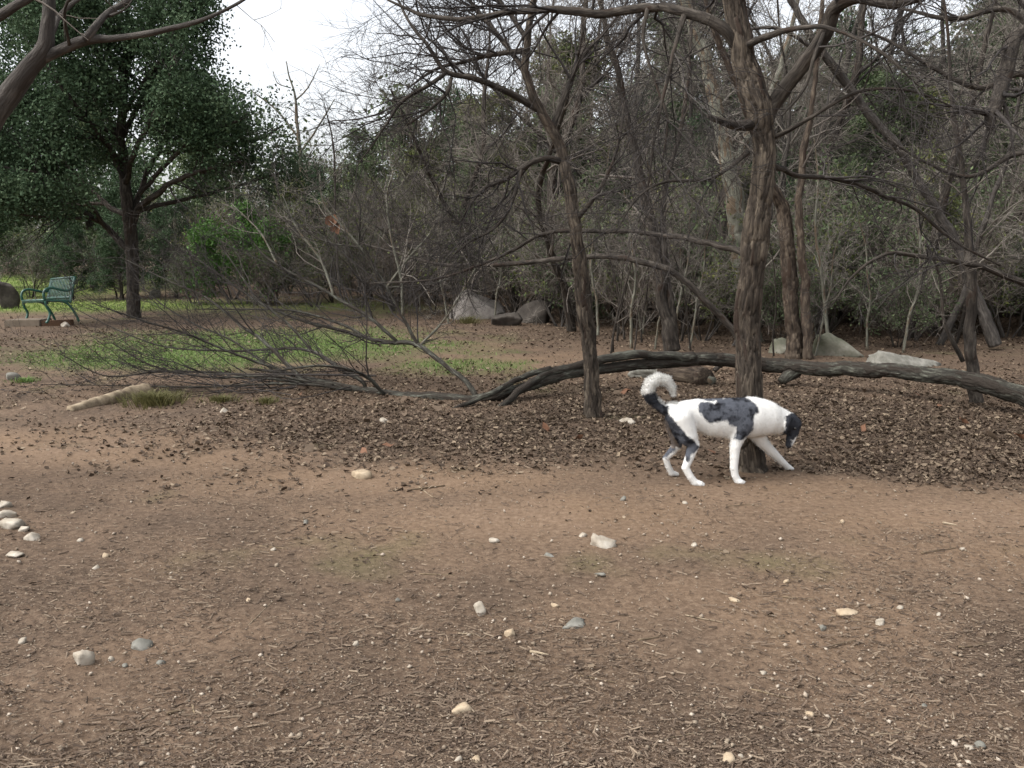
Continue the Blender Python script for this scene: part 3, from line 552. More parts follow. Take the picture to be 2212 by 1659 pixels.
stem_tree('arching_dead_tree', 'smooth brown dead stem arching low to the left above the boulders', [[(1605, 742, 7.20, 12.2), (1560, 690, 7.20, 12.2), (1474, 604, 6.60, 12.2), (1404, 567, 6.60, 12.3), (1320, 555, 6.00, 12.5), (1267, 554, 5.70, 12.6), (1170, 564, 5.40, 12.8), (1070, 572, 4.80, 13), (950, 570, 3.60, 13.3), (850, 545, 2.40, 13.6), (760, 520, 1.20, 14)]], M['bark2'], 7, 'twig', 201, depth=.06, lv3=True)
stem_tree('peeling_tree', 'twin-stemmed tree with peeling brown bark behind the fallen trunk', [
    [(1718, 778, 17, 12.6), (1712, 700, 15, 12.6), (1706, 600, 15, 12.6), (1700, 520, 15, 12.6), (1690, 450, 13, 12.6), (1665, 400, 11, 12.5), (1640, 330, 9, 12.4), (1600, 200, 7, 12.3), (1540, 60, 5, 12.2), (1500, -100, 3, 12)],
    [(1746, 776, 11, 12.5), (1742, 700, 11, 12.5), (1738, 620, 10, 12.5), (1732, 545, 9, 12.5), (1726, 450, 8, 12.5), (1735, 330, 7, 12.6), (1760, 180, 5, 12.7), (1775, 0, 4, 12.8), (1790, -150, 2, 12.9)]], M['bark3'], 7, 'twig', 202, step=.03, sides=30, depth=.22)
stem_tree('pale_tree', 'pale straight trunk half hidden behind the rough plated tree', [[(1625, 745, 22, 15), (1610, 620, 21, 15), (1598, 520, 20, 15), (1585, 420, 18, 15), (1560, 300, 15, 15), (1530, 150, 12, 15), (1480, 0, 9, 15), (1450, -200, 5, 15)], [(1575, 370, 9, 15), (1640, 250, 7, 15.2), (1700, 100, 5, 15.3), (1740, -80, 3, 15.3)]], M['pale'], 8, 'twig_grey', 203)
stem_tree('forked_dark_tree', 'dark double trunk rising from one foot left of the rough plated tree', [
    [(1452, 757, 17, 13), (1440, 690, 13, 13), (1425, 600, 12, 13), (1412, 520, 11, 13), (1395, 430, 10, 13), (1370, 320, 8, 13), (1340, 180, 7, 13), (1300, 30, 5, 13), (1280, -120, 3, 13)],
    [(1460, 755, 9, 13), (1452, 680, 9, 13), (1440, 600, 8, 13), (1432, 500, 7, 13), (1440, 400, 6, 13.2), (1470, 280, 5, 13.4), (1490, 120, 4, 13.6), (1500, -80, 2, 13.8)]], M['bark2'], 9, 'twig', 204)
stem_tree('lichen_tree', 'long thin grey tree leaning to the left across the upper woods', [[(2150, 745, 12.60, 13.6), (2090, 590, 10.50, 13.6), (2025, 450, 9.10, 13.5), (1941, 320, 8.40, 13.3), (1875, 245, 8.40, 13.2), (1835, 187, 8.40, 13.1), (1774, 110, 7.70, 13), (1730, 40, 7.00, 13), (1680, -60, 4.90, 13), (1620, -200, 2.80, 13)], [(1790, 130, 4.90, 13), (1708, 72, 4.20, 12.8), (1648, 60, 3.50, 12.6), (1560, 85, 2.45, 12.4), (1450, 140, 1.40, 12.2)]], M['grey'], 8, 'twig_grey', 205)
stem_tree('broken_limb_tree', 'dark tree with a hanging broken limb over the end of the fallen trunk', [[(2330, 900, 30, 8.8), (2320, 700, 26, 8.8), (2300, 450, 24, 8.8), (2290, 200, 22, 8.8), (2250, 40, 20, 8.7), (2200, -120, 14, 8.6), (2150, -300, 7, 8.5)],
    [(2255, 60, 15, 8.7), (2200, 70, 14, 8.5), (2178, 150, 15, 8.4), (2150, 210, 14, 8.3), (2132, 255, 12, 8.2), (2140, 284, 6, 8.2)],
    [(2310, 660, 9, 8.8), (2212, 612, 7, 8.6), (2100, 572, 6, 8.5), (2000, 555, 5, 8.4), (1930, 546, 4.2, 8.3), (1880, 565, 3.4, 8.2), (1835, 605, 2.6, 8.2), (1800, 655, 1.6, 8.2)],
    [(2290, 250, 9, 8.8), (2212, 160, 7, 8.9), (2120, 190, 5.6, 9), (2020, 150, 4.4, 9.1), (1920, 90, 3, 9.2), (1850, 60, 2, 9.3)],
    [(2292, 330, 8, 8.8), (2200, 330, 6, 8.8), (2100, 380, 4.6, 8.8), (2000, 350, 3, 8.8), (1920, 300, 2, 8.8)],
    [(2280, 130, 8, 8.8), (2180, 20, 6, 9), (2060, 40, 5, 9.2), (1950, 20, 3, 9.4)]], M['bark2'], 9, 'twig_dark', 206)
stem_tree('scaly_sapling', 'slim scaly tree standing just beyond the right stretch of the fallen trunk', [[(2110, 884, 13, 8.75), (2105, 800, 12, 8.75), (2098, 700, 11, 8.75), (2092, 600, 10, 8.75), (2090, 500, 8, 8.75), (2080, 380, 6, 8.8), (2060, 250, 5, 8.8), (2050, 100, 3.5, 8.9), (2030, -60, 2, 9)], [(2080, 780, 5, 8.75), (2040, 700, 4, 8.7), (2030, 600, 3, 8.7), (2000, 520, 2, 8.6)]], M['bark2'], 8, 'twig', 207)
stem_tree('leaning_dark_trunk', 'thick black trunk leaning right behind the flat grey boulder', [[(1945, 752, 16, 15.5), (1965, 690, 14, 15.5), (1990, 610, 12, 15.5), (2020, 500, 10, 15.4), (2060, 350, 8, 15.3), (2110, 180, 6, 15.2), (2150, 0, 4, 15)]], M['bark2'], 10, 'twig', 208)
stem_tree('gap_snag', 'thin bare snag standing up alone against the white sky gap', [[(660, 640, 5.40, 31), (655, 460, 4.80, 31), (648, 330, 3.90, 31), (641, 260, 3.30, 31), (638, 205, 2.40, 31), (625, 165, 1.80, 31), (618, 132, 0.96, 31)], [(640, 215, 1.80, 31), (662, 195, 1.44, 31), (678, 165, 1.08, 31), (690, 140, 0.60, 31)], [(646, 300, 2.40, 31), (600, 240, 2.04, 31), (545, 198, 1.20, 31)], [(648, 330, 2.40, 31), (690, 270, 1.80, 31), (722, 215, 0.96, 31)], [(628, 190, 1.20, 31), (600, 180, 0.96, 31), (590, 155, 0.60, 31)]], M['pale'], 3, 'twig_grey', 209, sides=10, step=.15, lv3=False, long=(.5, 1.2))
stem_tree('dark_hanging_branch', 'thin dark hanging branch before the sky gap beside the brush', [[(735, 640, 2.80, 17), (725, 500, 2.45, 17), (724, 380, 2.10, 17), (718, 300, 1.82, 17), (700, 220, 1.05, 17)]], M['bark2'], 8, 'twig', 210, sides=8, step=.1, lv3=False, long=(.5, 1.1))  # a hanging dark branch, built upright with the tree builder

# ------------------------------------------------------------------ the wood behind: prototypes and copies
def proto_tree(name, label, cat, group, h, r0, lean, k1, k2, k3, long, tm, bm, seed, n1=None, stems=1, droop=.05, spread=.7, leaf=None):
    reseed(seed)
    r = thing(name, label, cat, (0, 0, 0), group); lines = []
    for s_ in range(stems):
        a = U(0, 6.28); q = [np.array([.08*math.cos(a)*(stems > 1), .08*math.sin(a)*(stems > 1), -.06])]; d = np.array([math.cos(a)*lean, math.sin(a)*lean, 1.])
        hh = h*U(.75, 1.05)
        for j in range(6):
            d = d+rng.normal(size=3)*np.array([.16, .16, .03]); q.append(q[-1]+nrm(d)*hh/6)
        q = np.array(q); rr = r0*np.linspace(1, .18, 7)*U(.7, 1.1)
        V, f, bc, l_ = stem((q, rr), step=.12, sides=10, depth=.14, seed=seed+s_, world=True, flare=.15); lines.append(l_)
        obj('trunk', mesh('trunk', V, f, True, bc), bm, r)
    P0, R0 = as_batch(lines, 14)
    A1, B1 = grow(P0, R0, k1, long*.6, long*1.2, spread, 7, .18, 1, .5, (0, 0, droop), .17, .25, .006)
    A2, B2 = grow(A1, B1, k2, long*.3, long*.7, .75, 5, .15, 1, .5, (0, 0, droop*.6), .18, .35, .006)
    A3, B3 = grow(A2, B2, k3, long*.14, long*.4, .75, 4, .1, 1, .6, (0, 0, 0), .18, .6, .0045)
    V, f = pack([(A1, B1, 4), (A2, B2, 3), (A3, B3, 3)])
    obj('crown', mesh('crown', V, f, True), M[tm], r)
    if leaf:
        sel = A2[U(0, 1, len(A2)) < leaf[1]]; V, f = leaf_quads(sel[:, 2:].reshape(-1, 3), leaf[2], .1, .05, .1, .5); obj('foliage', mesh('foliage', V, f, False), M[leaf[0]], r)
    return r, A2
PT = []
for i, (lb, h_, r_, ln_, k1, k2, k3, lg, tm, bm) in enumerate([
    ('tall upswept bare grey tree', 9.5, .11, .12, 16, 9, 9, 2.4, 'twig_grey', M['grey']),
    ('crooked bare brown tree with tangled crown', 8., .1, .35, 17, 9, 9, 2.2, 'twig', M['bark2']),
    ('dark bare tree with drooping limbs', 9., .12, .2, 16, 9, 9, 2.6, 'twig_dark', M['bark2']),
    ('slim leaning grey-barked bare tree', 8.5, .07, .3, 14, 8, 8, 2.0, 'twig_grey', M['grey'])]):
    PT.append(proto_tree('bare_tree', lb, 'tree', 'bare trees in the wood: kind %d' % (i+1), h_, r_, ln_, k1, k2, k3, lg, tm, bm, 300+i)[0])
for i, p_ in enumerate(PT): p_['group'] = ['tall grey trees of the wood', 'crooked brown trees of the wood', 'drooping dark trees of the wood', 'slim grey trees of the wood'][i]
PS = []
for i, (lb, g_, h_, st_, tm, bm, sprd) in enumerate([
    ('many-stemmed grey shrub with scattered olive leaves', 'grey thicket shrubs', 3.2, 6, 'twig_grey', M['grey'], .6),
    ('bare reddish-brown shrub of fine twigs', 'brown thicket shrubs', 2.6, 7, 'twig_brown', M['bark2'], .6),
    ('thinly leaved green shrub of wiry twigs', 'thin-leaved green shrubs', 2.2, 6, 'twig', M['bark2'], .8)]):
    PS.append(proto_tree('thin_leaved_shrub' if i == 2 else 'bare_shrub', lb, 'shrub', g_, h_, .022, .5, 7, 7, 6, 1.2, tm, bm, 330+i, stems=st_, leaf=[('cedar2', .3, 7), None, ('cedar', .5, 8)][i])[0])
PP = []
for i, (lb, g_, h_, tm, bm) in enumerate([
    ('thin upright grey sapling', 'grey saplings', 4.2, 'twig_grey', M['pale']),
    ('thin dark sapling with few side twigs', 'dark saplings', 3.6, 'twig', M['bark2'])]):
    PP.append(proto_tree('sapling', lb, 'sapling', g_, h_, .03, .15, 7, 4, 3, .9, tm, bm, 350+i, droop=.1)[0])
def proto_evergreen(label, group, h, rad, m, seed, zb=.6, lsz=(.07, .13), per=30):
    reseed(seed); r = thing('evergreen_tree', label, 'tree', (0, 0, 0), group)
    q = np.array([[0, 0, -.06], [.05, .03, h*.3], [-.04, .06, h*.6], [.03, 0, h*.95]]); V, f, bc, l_ = stem((q, np.array([.12, .1, .06, .015])), step=.15, sides=10, depth=.15, seed=seed, world=True)
    obj('trunk', mesh('trunk', V, f, True, bc), M['bark2'], r)
    P0, R0 = as_batch([l_], 16)
    A1, B1 = grow(P0, R0, 46, rad*.7, rad*1.25, 1.1, 6, zb/h, .98, .4, (0, 0, .06), .14, .25, .005, taper=.6)
    A2, B2 = grow(A1, B1, 8, rad*.25, rad*.5, .8, 5, .2, 1, .5, (0, 0, .04), .16, .35, .004)
    V, f = pack([(A1, B1, 4), (A2, B2, 3)]); obj('limb_twigs', mesh('limb_twigs', V, f, True), M['twig'], r)
    V, f = leaf_quads(A2[:, 2:].reshape(-1, 3), per, .1, lsz[0], lsz[1], .5); obj('crown', mesh('foliage', V, f, False), M[m], r)
    return r
PE = [proto_evergreen('dark green cedar', 'dark cedars', 6.5, 2.0, 'cedar', 370, per=26),
      proto_evergreen('olive green cedar', 'olive cedars', 6., 1.7, 'cedar2', 371, per=24),
      proto_evergreen('dark evergreen with broad round crown', 'broad evergreens', 5.6, 2.3, 'oakleaf', 372, per=22)]
used = set()
MARKS = [(200, 'the green bench'), (400, 'the evergreen oak trunk'), (900, 'the bare fallen crown'), (1180, 'the large peaked boulder'), (1340, 'the slender leaning tree'), (1540, 'the dark double trunk'),
         (1680, 'the rough plated tree'), (1780, 'the peeling twin-stemmed tree'), (1920, 'the mossy boulder'), (2060, 'the flat slab boulder'), (1e9, 'the slim scaly tree')]
BASE = {}
def place(p, x, y, s=1., rz=None):
    BASE.setdefault(p.name, p['label']); dx = (512+F*x/y)/S; lm = next(n for a, n in MARKS if dx < a)
    lb = ('tall ' if s > 1.24 and 'tall' not in BASE[p.name] else 'small ' if s < .66 else '')+BASE[p.name]+(' far behind ' if y > 23.5 else ' behind ' if y > 15.6 else ' close by ')+lm
    o_ = place_one(p, x, y, s, rz); o_['label'] = lb; return o_
def place_one(p, x, y, s=1., rz=None):
    rz = U(0, 6.28) if rz is None else rz; loc = (x, y, hz(x, y))
    if p.name not in used:
        used.add(p.name); p.location = loc; p.rotation_euler = (0, 0, rz); p.scale = (s,)*3; return p
    return copy_tree(p, loc, rz, s)
reseed(400)
# bare trees: deeper rows on the right, thinner in front
for x, y, k, s in [(1.2, 17, 1, 1.), (3.0, 19, 0, 1.05), (4.6, 16.5, 2, .95), (6.4, 19, 3, 1.1), (8.2, 16.8, 1, 1.), (9.8, 20, 0, 1.1), (11.6, 18, 2, 1.1), (13.6, 21, 3, 1.1), (-.6, 21, 2, .95), (.8, 24, 0, 1.1), (3.6, 25, 1, 1.2), (6.6, 26, 2, 1.2), (9.6, 26, 3, 1.2),
                   (12.6, 26, 0, 1.2), (16, 24, 1, 1.2), (15, 17.5, 0, 1.), (5.6, 22.4, 0, 1.15), (8.0, 23, 1, 1.1), (11, 23, 3, 1.15), (2.0, 21.4, 3, 1.), (17.5, 28, 2, 1.2), (14.5, 30, 0, 1.3), (10.5, 31, 1, 1.3), (6.5, 31, 0, 1.3), (2.4, 30, 2, 1.25), (-2.6, 23.5, 1, .72), (-1.6, 27, 3, .9), (7.2, 14.4, 3, .85), (10.4, 14.6, 0, .85), (3.7, 14.2, 3, .8), (19, 22, 3, 1.1), (-8.2, 31, 3, .75), (1.6, 19.2, 2, 1.2), (4.2, 21.8, 1, 1.35), (7.6, 19.6, 2, 1.3), (10.6, 18.6, 1, 1.3), (13, 19.2, 0, 1.25), (16.2, 20.6, 2, 1.3), (5.4, 27.5, 3, 1.5), (8.6, 28.4, 0, 1.5), (11.8, 29, 2, 1.5), (15.6, 27.6, 1, 1.5), (.2, 22.4, 1, 1.05)]:
    place(PT[k], x, y, s)
for x, y, k, s in [(-8.6, 26.5, 0, 1), (-7.2, 28, 1, 1.1), (-6.2, 26.6, 0, 1.15), (-5.2, 28.5, 0, 1.25), (-4.2, 26.2, 1, 1.2), (-3.2, 27, 0, 1.25), (-2.4, 25, 1, 1.1), (-1.6, 24.4, 0, 1.15), (-.6, 25, 1, 1.2), (.4, 22.6, 0, 1.1), (1.4, 20, 1, 1.), (2.6, 17.6, 0, .95), (3.8, 18, 2, 1.1), (5., 17.5, 0, 1), (6.2, 17, 2, 1.1), (7.4, 17.4, 1, 1), (8.8, 17, 0, 1.1), (10.2, 17, 2, 1.1), (11.8, 16.4, 1, 1), (13.2, 18, 0, 1.2), (14.8, 19.5, 2, 1.2),
                   (-3.0, 22.4, 0, .9), (-1.9, 21.4, 1, .95), (-.9, 20.4, 0, .9), (0, 19.2, 1, .9), (1, 17.8, 0, .85), (2, 16.2, 1, .8), (-4.2, 23.4, 1, .9), (-5.4, 23.6, 0, .8), (-6.6, 24, 1, .75), (3.4, 15.2, 0, .7), (5.2, 15.2, 0, .75), (7, 15, 1, .75), (8.8, 15.2, 0, .8), (10.8, 15, 1, .8), (-9.8, 28.5, 0, 1), (-11.2, 30, 1, 1), (-3.8, 30, 1, 1.4), (-1.4, 29, 0, 1.4), (-12.6, 27.5, 2, .8), (-17.5, 29, 0, .9), (-15.8, 28.2, 2, .8), (2.2, 23.5, 1, 1.3), (4.4, 20.6, 2, 1.3), (7., 20.2, 1, 1.3), (9.2, 18.8, 2, 1.2), (12.6, 20.6, 0, 1.3), (4.6, 14.6, 2, .6), (6.4, 14.2, 2, .55), (9.4, 14.4, 2, .6), (11.4, 14, 0, .6), (-7, 24.6, 2, .7), (-5.2, 25, 2, .8), (-9.2, 24.8, 2, .6), (3.2, 16.2, 2, .9), (5.8, 16, 2, 1), (7.8, 15.6, 2, .9), (9.9, 15.8, 2, 1), (12.2, 16, 2, 1), (1.6, 18.4, 2, 1), (.2, 20.6, 2, 1.1), (-1, 22.6, 2, 1), (5.4, 18.6, 2, 1.3), (8.4, 18.2, 2, 1.3), (11.4, 17.6, 2, 1.3), (13.8, 17, 2, 1.2), (2.8, 19.6, 2, 1.3), (-3.6, 25, 2, 1), (6.8, 21, 2, 1.5), (10, 20.8, 2, 1.5)]:
    place(PS[k], x, y, s)
for i in range(46):
    y = U(12.8, 20); x = U(.3+(y-12.8)*-.3, .62*y)
    if x < 1.2 and y < 17: x += 1.5
    place(PP[i % 2], x, y, U(.6, 1.15))
for x, y, s in [(-15.2, 25.6, .55), (-14.6, 26.4, .6), (-16.6, 26, .5), (-9.4, 23.2, .6), (-8.8, 24.2, .7), (-4.4, 23.6, .8), (-3.4, 22.8, .7), (-2.4, 22.4, .8), (-1.2, 21.6, .8)]:
    place(PP[int(U(0, 2))], x, y, s)
for x, y, k, s in [(-5.6, 33, 0, .8), (-8.4, 36, 2, .72), (-3.6, 31.5, 0, .98), (-11.5, 33, 0, .95), (-13.5, 31, 2, .8), (-.8, 32, 1, 1.1), (1.4, 28, 0, 1.0), (4.2, 29, 2, 1.15), (7.8, 29, 1, 1.15), (10.8, 28.5, 0, 1.1), (13.8, 27.5, 2, 1.2), (16.5, 26.5, 0, 1.2), (3.0, 22.8, 1, .8), (8.8, 21.4, 0, .85), (12.2, 19, 0, .9), (-16.5, 34, 0, 1.25), (-19.5, 31, 2, 1.1), (-22, 36, 0, 1.3), (18.5, 24, 1, 1.1), (15.4, 22.6, 2, .9), (-13.8, 27, 2, .42), (-12, 26.5, 2, .45), (-10.6, 27.2, 2, .5), (-2.2, 34, 2, 1.15), (6.2, 24.4, 2, .9), (10.4, 22.2, 1, .85), (0.2, 26, 1, .75), (-18.2, 27.4, 2, .6), (4.9, 18.9, 1, .55), (6.9, 18.2, 0, .5), (9.3, 19.8, 1, .6), (11.2, 19.4, 0, .62), (12.9, 17.4, 1, .5), (2.4, 20.4, 0, .55), (8, 16.4, 1, .42), (10.2, 16, 0, .4), (1.0, 23.4, 0, .6), (5.8, 20, 2, .6), (13.8, 23.4, 0, 1.1), (-1.2, 28.4, 0, .8), (-3.0, 29.2, 1, .75), (-5.6, 29.6, 0, .62), (-7.6, 30, 1, .6), (6.6, 33, 0, 1.6), (11.6, 33, 2, 1.6), (16.6, 31, 0, 1.6), (20.5, 29, 2, 1.5), (2.2, 34, 1, 1.5)]:
    place(PE[k], x, y, s)

# bright green bush left of centre
reseed(410)
c0 = at(520, 580, 24.5); gb = thing('green_bush', 'bright green leafy bush among the bare shrubs behind the fallen crown', 'bush', (c0[0], c0[1], hz(c0[0], c0[1])))
for gx_, gy_, gr in [(-.9, 0, 1.), (.1, .3, 1.25), (1., -.1, 1.05)]:
    q = np.array([[gx_*.4, gy_, 0], [gx_*.8, gy_, gr*.8], [gx_, gy_, gr*1.9]]); P0, R0 = as_batch([(q, np.array([.03, .02, .006]))], 10)
    A1, B1 = grow(P0, R0, 30, .5, 1.1, .8, 6, .1, 1, .5, (0, 0, .1), .15, .3, .004); A2, B2 = grow(A1, B1, 5, .2, .5, .7, 5, .2, 1, .5, (0, 0, .1), .15, .4, .003)
    V, f = pack([(P0, R0, 5), (A1, B1, 4), (A2, B2, 3)]); obj('stem', mesh('stem', V, f), M['twig'], gb)
    V, f = leaf_quads(A2[:, 2:].reshape(-1, 3), 9, .09, .07, .14, .4); obj('foliage', mesh('foliage', V, f, False), M['greenbush'], gb)
# far-off wood closing the view, one mass
reseed(420)
an = []
for i in range(240):
    a = U(-.85, .85); d = U(44, 75); x = math.tan(a)*d
    if -.12 < (x+6.5)/d+.0 < .0: top = U(3.5, 5.5)
    else: top = U(6.5, 10.5)
    if x > 2: top += 3
    if -.75 < x/d < -.48: top = U(5, 9)
    n = 130; u = nrm(rng.normal(size=(n, 3))); rr = U(.55, 1., (n, 1)); an.append(np.array([x, d, top*.5+hz(x, d)])+u*rr*np.array([2.6, 2.6, top*.52]))
V, f = leaf_quads(np.concatenate(an), 4, .3, .22, .4, .6); V[:, 2] = np.maximum(V[:, 2], .02)
o = obj('far_woodland', mesh('far_woodland', V, f, False), M['cedar']); o['kind'] = 'stuff'; tag(o, 'distant green woodland closing the view behind the trees', 'woodland')

# ------------------------------------------------------------------ rocks
def rock(name, size, seed, sub=3, planes=9, rough=.08, sharp=.42):
    import bmesh
    reseed(seed); bm = bmesh.new(); bmesh.ops.create_icosphere(bm, subdivisions=sub, radius=1)
    D = np.array([v.co[:] for v in bm.verts]); Fi = np.array([[v.index for v in f_.verts] for f_ in bm.faces]); bm.free()
    D = nrm(D); pn = nrm(rng.normal(size=(planes, 3))); pd = U(sharp, max(1.05, sharp+.01), planes)
    r = np.min(np.where(D@pn.T > .05, pd/np.maximum(D@pn.T, .05), 9), 1); r = np.minimum(r, 1.5)/1.12
    r = r*(1+rough*fbm(D*3, 3, seed)+rough*.5*fbm(D*9, 2, seed+1))
    Q = D*r[:, None]; lo_, hi_ = Q.min(0), Q.max(0); Q = (Q-(lo_+hi_)/2)/(hi_-lo_)*np.array(size)
    return mesh(name, Q, Fi, False)
def put_rock(name, label, cat, dx, dy, wd, hd, m, seed, Y=None, depth=.8, rz=0., sub=3, group=None, sink=.5, tilt=(0, 0), **kw):
    """dx, dy: where it meets the ground; wd, hd: width and height seen"""
    g_ = gp(dx, dy) if Y is None else at(dx, dy, Y)[:2]; Yd = g_[1]; wv, hv = pix(wd, Yd), pix(hd, Yd)
    me_ = rock(name, (wv, wv*depth, hv*(1+sink)), seed, sub, **kw)
    o = obj(name, me_, M[m]); x, y = g_[0], g_[1]+wv*depth*.35
    o.location = (x, y, hz(x, y)+hv*.5-hv*sink*.5); o.rotation_euler = (tilt[0], tilt[1], rz)
    return tag(o, label, cat, group)
B = 'boulder'
put_rock(B, 'large pale pinkish peaked boulder under the arching dead stem', B, 1028, 690, 130, 62, 'boulder', 501, sub=4, depth=.8)
put_rock(B, 'dark brown-grey boulder leaning right of the large pale peaked one', B, 1150, 700, 84, 50, 'darkrock', 502, sub=4)
put_rock(B, 'low dark boulder at the foot of the large pale peaked one', B, 1095, 706, 70, 28, 'darkrock', 503, sub=4)
put_rock(B, 'mossy grey boulder with a white end beside the peeling twin-stemmed tree', B, 1810, 772, 118, 46, 'mossboulder', 504, sub=4, depth=.6, tilt=(0, .18), sink=.6)
put_rock(B, 'flat grey slab boulder sloping down to the right behind the fallen trunk', B, 1970, 794, 170, 30, 'greystone', 505, sub=4, depth=.5, tilt=(0, .08), sink=.6)
put_rock(B, 'small greenish boulder at the left foot of the peeling twin-stemmed tree', B, 1690, 766, 56, 32, 'mossboulder', 506, sub=4, sink=.5)
put_rock(B, 'dark ledge of rock up the slope behind the mossy boulder', B, 1780, 712, 70, 26, 'boulder', 507, sub=4, Y=18)
put_rock(B, 'broad flat stone lying against the top of the fallen trunk', B, 1415, 775, 110, 22, 'greystone', 508, sub=4, Y=10.6, depth=.4)
put_rock(B, 'dark upright rock behind the far end of the bench', B, 8, 668, 50, 62, 'darkrock', 509, sub=4)
put_rock(B, 'small grey rock on the lawn right of the oak trunk', B, 335, 650, 26, 18, 'greystone', 510)
put_rock('stone', 'round white stone beside the rear foot of the bench', 'stone', 138, 706, 24, 11, 'stone', 511)
put_rock('stone', 'grey half-buried stone with a grass fringe at the path edge', 'stone', 22, 823, 34, 17, 'greystone', 512)
put_rock('stone', 'big white blocky limestone chunk on the mulch next to a flat bluish stone', 'stone', 176, 1440, 50, 37, 'stone', 513)
put_rock('stone', 'flat bluish-white stone lying near the white blocky chunk', 'stone', 299, 1402, 54, 18, 'greystone', 514)
put_rock('stone', 'half-buried white limestone hump standing alone on the worn dirt', 'stone', 1306, 1184, 62, 30, 'stone', 515)
put_rock('stone', 'upright white lump of limestone with a notch on top', 'stone', 1036, 1328, 30, 28, 'stone', 516, depth=.7)
put_rock('stone', 'tan angular limestone lump between mulch sticks', 'stone', 1101, 1376, 26, 17, 'tanstone', 517)
put_rock('stone', 'pale flat stone at the lower rim of the leaf litter', 'stone', 779, 1034, 46, 16, 'tanstone', 518)
put_rock('stone', 'pale brick-shaped stone beside the foot of the slender leaning tree', 'stone', 1357, 920, 36, 15, 'stone', 519, planes=8)
put_rock('stone', 'small white stone in the leaves below the fallen trunk', 'stone', 830, 914, 22, 11, 'stone', 520)
put_rock('stone', 'bright white scrap of stone in the leaves by the grass tuft', 'stone', 484, 893, 24, 12, 'stone', 521)
put_rock('stone', 'grey flush stone worn level with the dirt', 'stone', 1190, 1203, 30, 10, 'greystone', 522)
put_rock('stone', 'grey-green flush slab of stone showing through the mulch', 'stone', 1240, 1356, 56, 13, 'greystone', 523)
put_rock('stone', 'long olive-cream stone like a shell lying on the dark mulch', 'stone', 1836, 1330, 52, 13, 'tanstone', 524)
put_rock('stone', 'clean white pebble beside a thin dark stick', 'stone', 1902, 1352, 20, 15, 'stone', 525)
put_rock('stone', 'cream stone broken into two humps on the dark mulch', 'stone', 998, 1540, 50, 18, 'tanstone', 526)
for i, (x, y, a, h_) in enumerate([(8, 1096, 30, 15), (12, 1118, 38, 18), (14, 1143, 56, 20), (50, 1148, 28, 12), (66, 1168, 38, 18), (28, 1205, 40, 12)]):
    put_rock('stone', 'pale limestone lump in the heap of stones at the path side', 'stone', x, y, a, h_, 'stone', 530+i, group='heap of pale stones')
for i, (x, y, a, h_) in enumerate([(44, 1394, 22, 17), (226, 1204, 18, 11), (205, 1229, 18, 8), (1346, 1081, 15, 9), (1068, 1170, 26, 8), (1200, 1312, 20, 10), (238, 1428, 14, 10), (268, 1442, 14, 8), (172, 1170, 16, 8), (1576, 1648, 36, 20), (1600, 1640, 18, 14), (2120, 1618, 26, 16), (2098, 1622, 24, 9), (1028, 1647, 22, 14), (990, 1647, 20, 14), (1780, 1362, 18, 12), (1650, 1460, 16, 10), (1752, 1550, 22, 12), (1945, 1318, 14, 10), (345, 1436, 24, 9), (768, 1398, 14, 14), (536, 1300, 14, 8), (1260, 1160, 20, 8), (1297, 1245, 26, 8), (1500, 1180, 14, 8), (1590, 1300, 28, 7), (2028, 1332, 12, 9), (2000, 1530, 18, 9), (430, 1590, 16, 10), (1700, 1260, 14, 8), (590, 1190, 14, 8), (860, 1300, 13, 8), (1480, 1090, 12, 7), (1820, 1130, 12, 7), (2080, 1190, 13, 7), (660, 1130, 12, 7)]):
    put_rock('pebble', 'small pale limestone chip lying on the mulch', 'pebble', x, y, a, h_, ['stone', 'tanstone', 'stone', 'greystone'][i % 4], 560+i, sub=2, group='loose limestone chips')

# ------------------------------------------------------------------ bench, slab and timber
bc_ = at(113, 693, 18.6); bz = hz(bc_[0], bc_[1])+.05
be = thing('park_bench', 'green metal park bench with slatted seat and curled arms under the oak', 'bench', (bc_[0], bc_[1], bz), rz=math.radians(-45)); be.rotation_euler[1] = math.radians(-3); be.scale = (1.08,)*3
def tubeobj(name, pts, r, parent, m, s=8, n=24):
    P = resample(np.array(pts, float), n); V, f = tubes(P[None], np.full((1, n), r), s)
    k = np.arange(s); V = np.vstack([V, P[0], P[-1]]); e = (n-1)*s
    return obj(name, mesh(name, V, [f, np.vstack([np.stack([(k+1) % s, k, np.full(s, n*s)], 1), np.stack([e+k, e+(k+1) % s, np.full(s, n*s+1)], 1)])]), m, parent)
W = .7
for s_ in (-1, 1):
    x = s_*W
    tubeobj('leg', [(x, -.30, .44), (x, -.29, .33), (x, -.24, .2), (x, -.27, .08), (x, -.32, 0)], .024, be, M['bench'])
    tubeobj('leg', [(x, -.2, .42), (x, 0, .41), (x, .12, .33), (x, .2, .2), (x, .25, .08), (x, .27, 0)], .024, be, M['bench'])
    tubeobj('armrest', [(x, -.3, .43), (x, -.32, .54), (x, -.28, .64), (x, -.16, .67), (x, 0, .63), (x, .12, .61), (x, .22, .66)], .024, be, M['bench'])
    tubeobj('back_post', [(x, .14, .36), (x, .18, .5), (x, .22, .66), (x, .28, .88)], .026, be, M['bench'])
    tubeobj('seat_bracket', [(x, -.3, .43), (x, -.1, .42), (x, .14, .4)], .022, be, M['bench'])
for nm, p in (('seat_rail', (-.31, .445)), ('seat_rail', (.13, .42)), ('back_rail', (.16, .48)), ('back_rail', (.27, .87))):
    tubeobj(nm, [(-W, p[0], p[1]), (0, p[0], p[1]), (W, p[0], p[1])], .022, be, M['bench'], n=6)
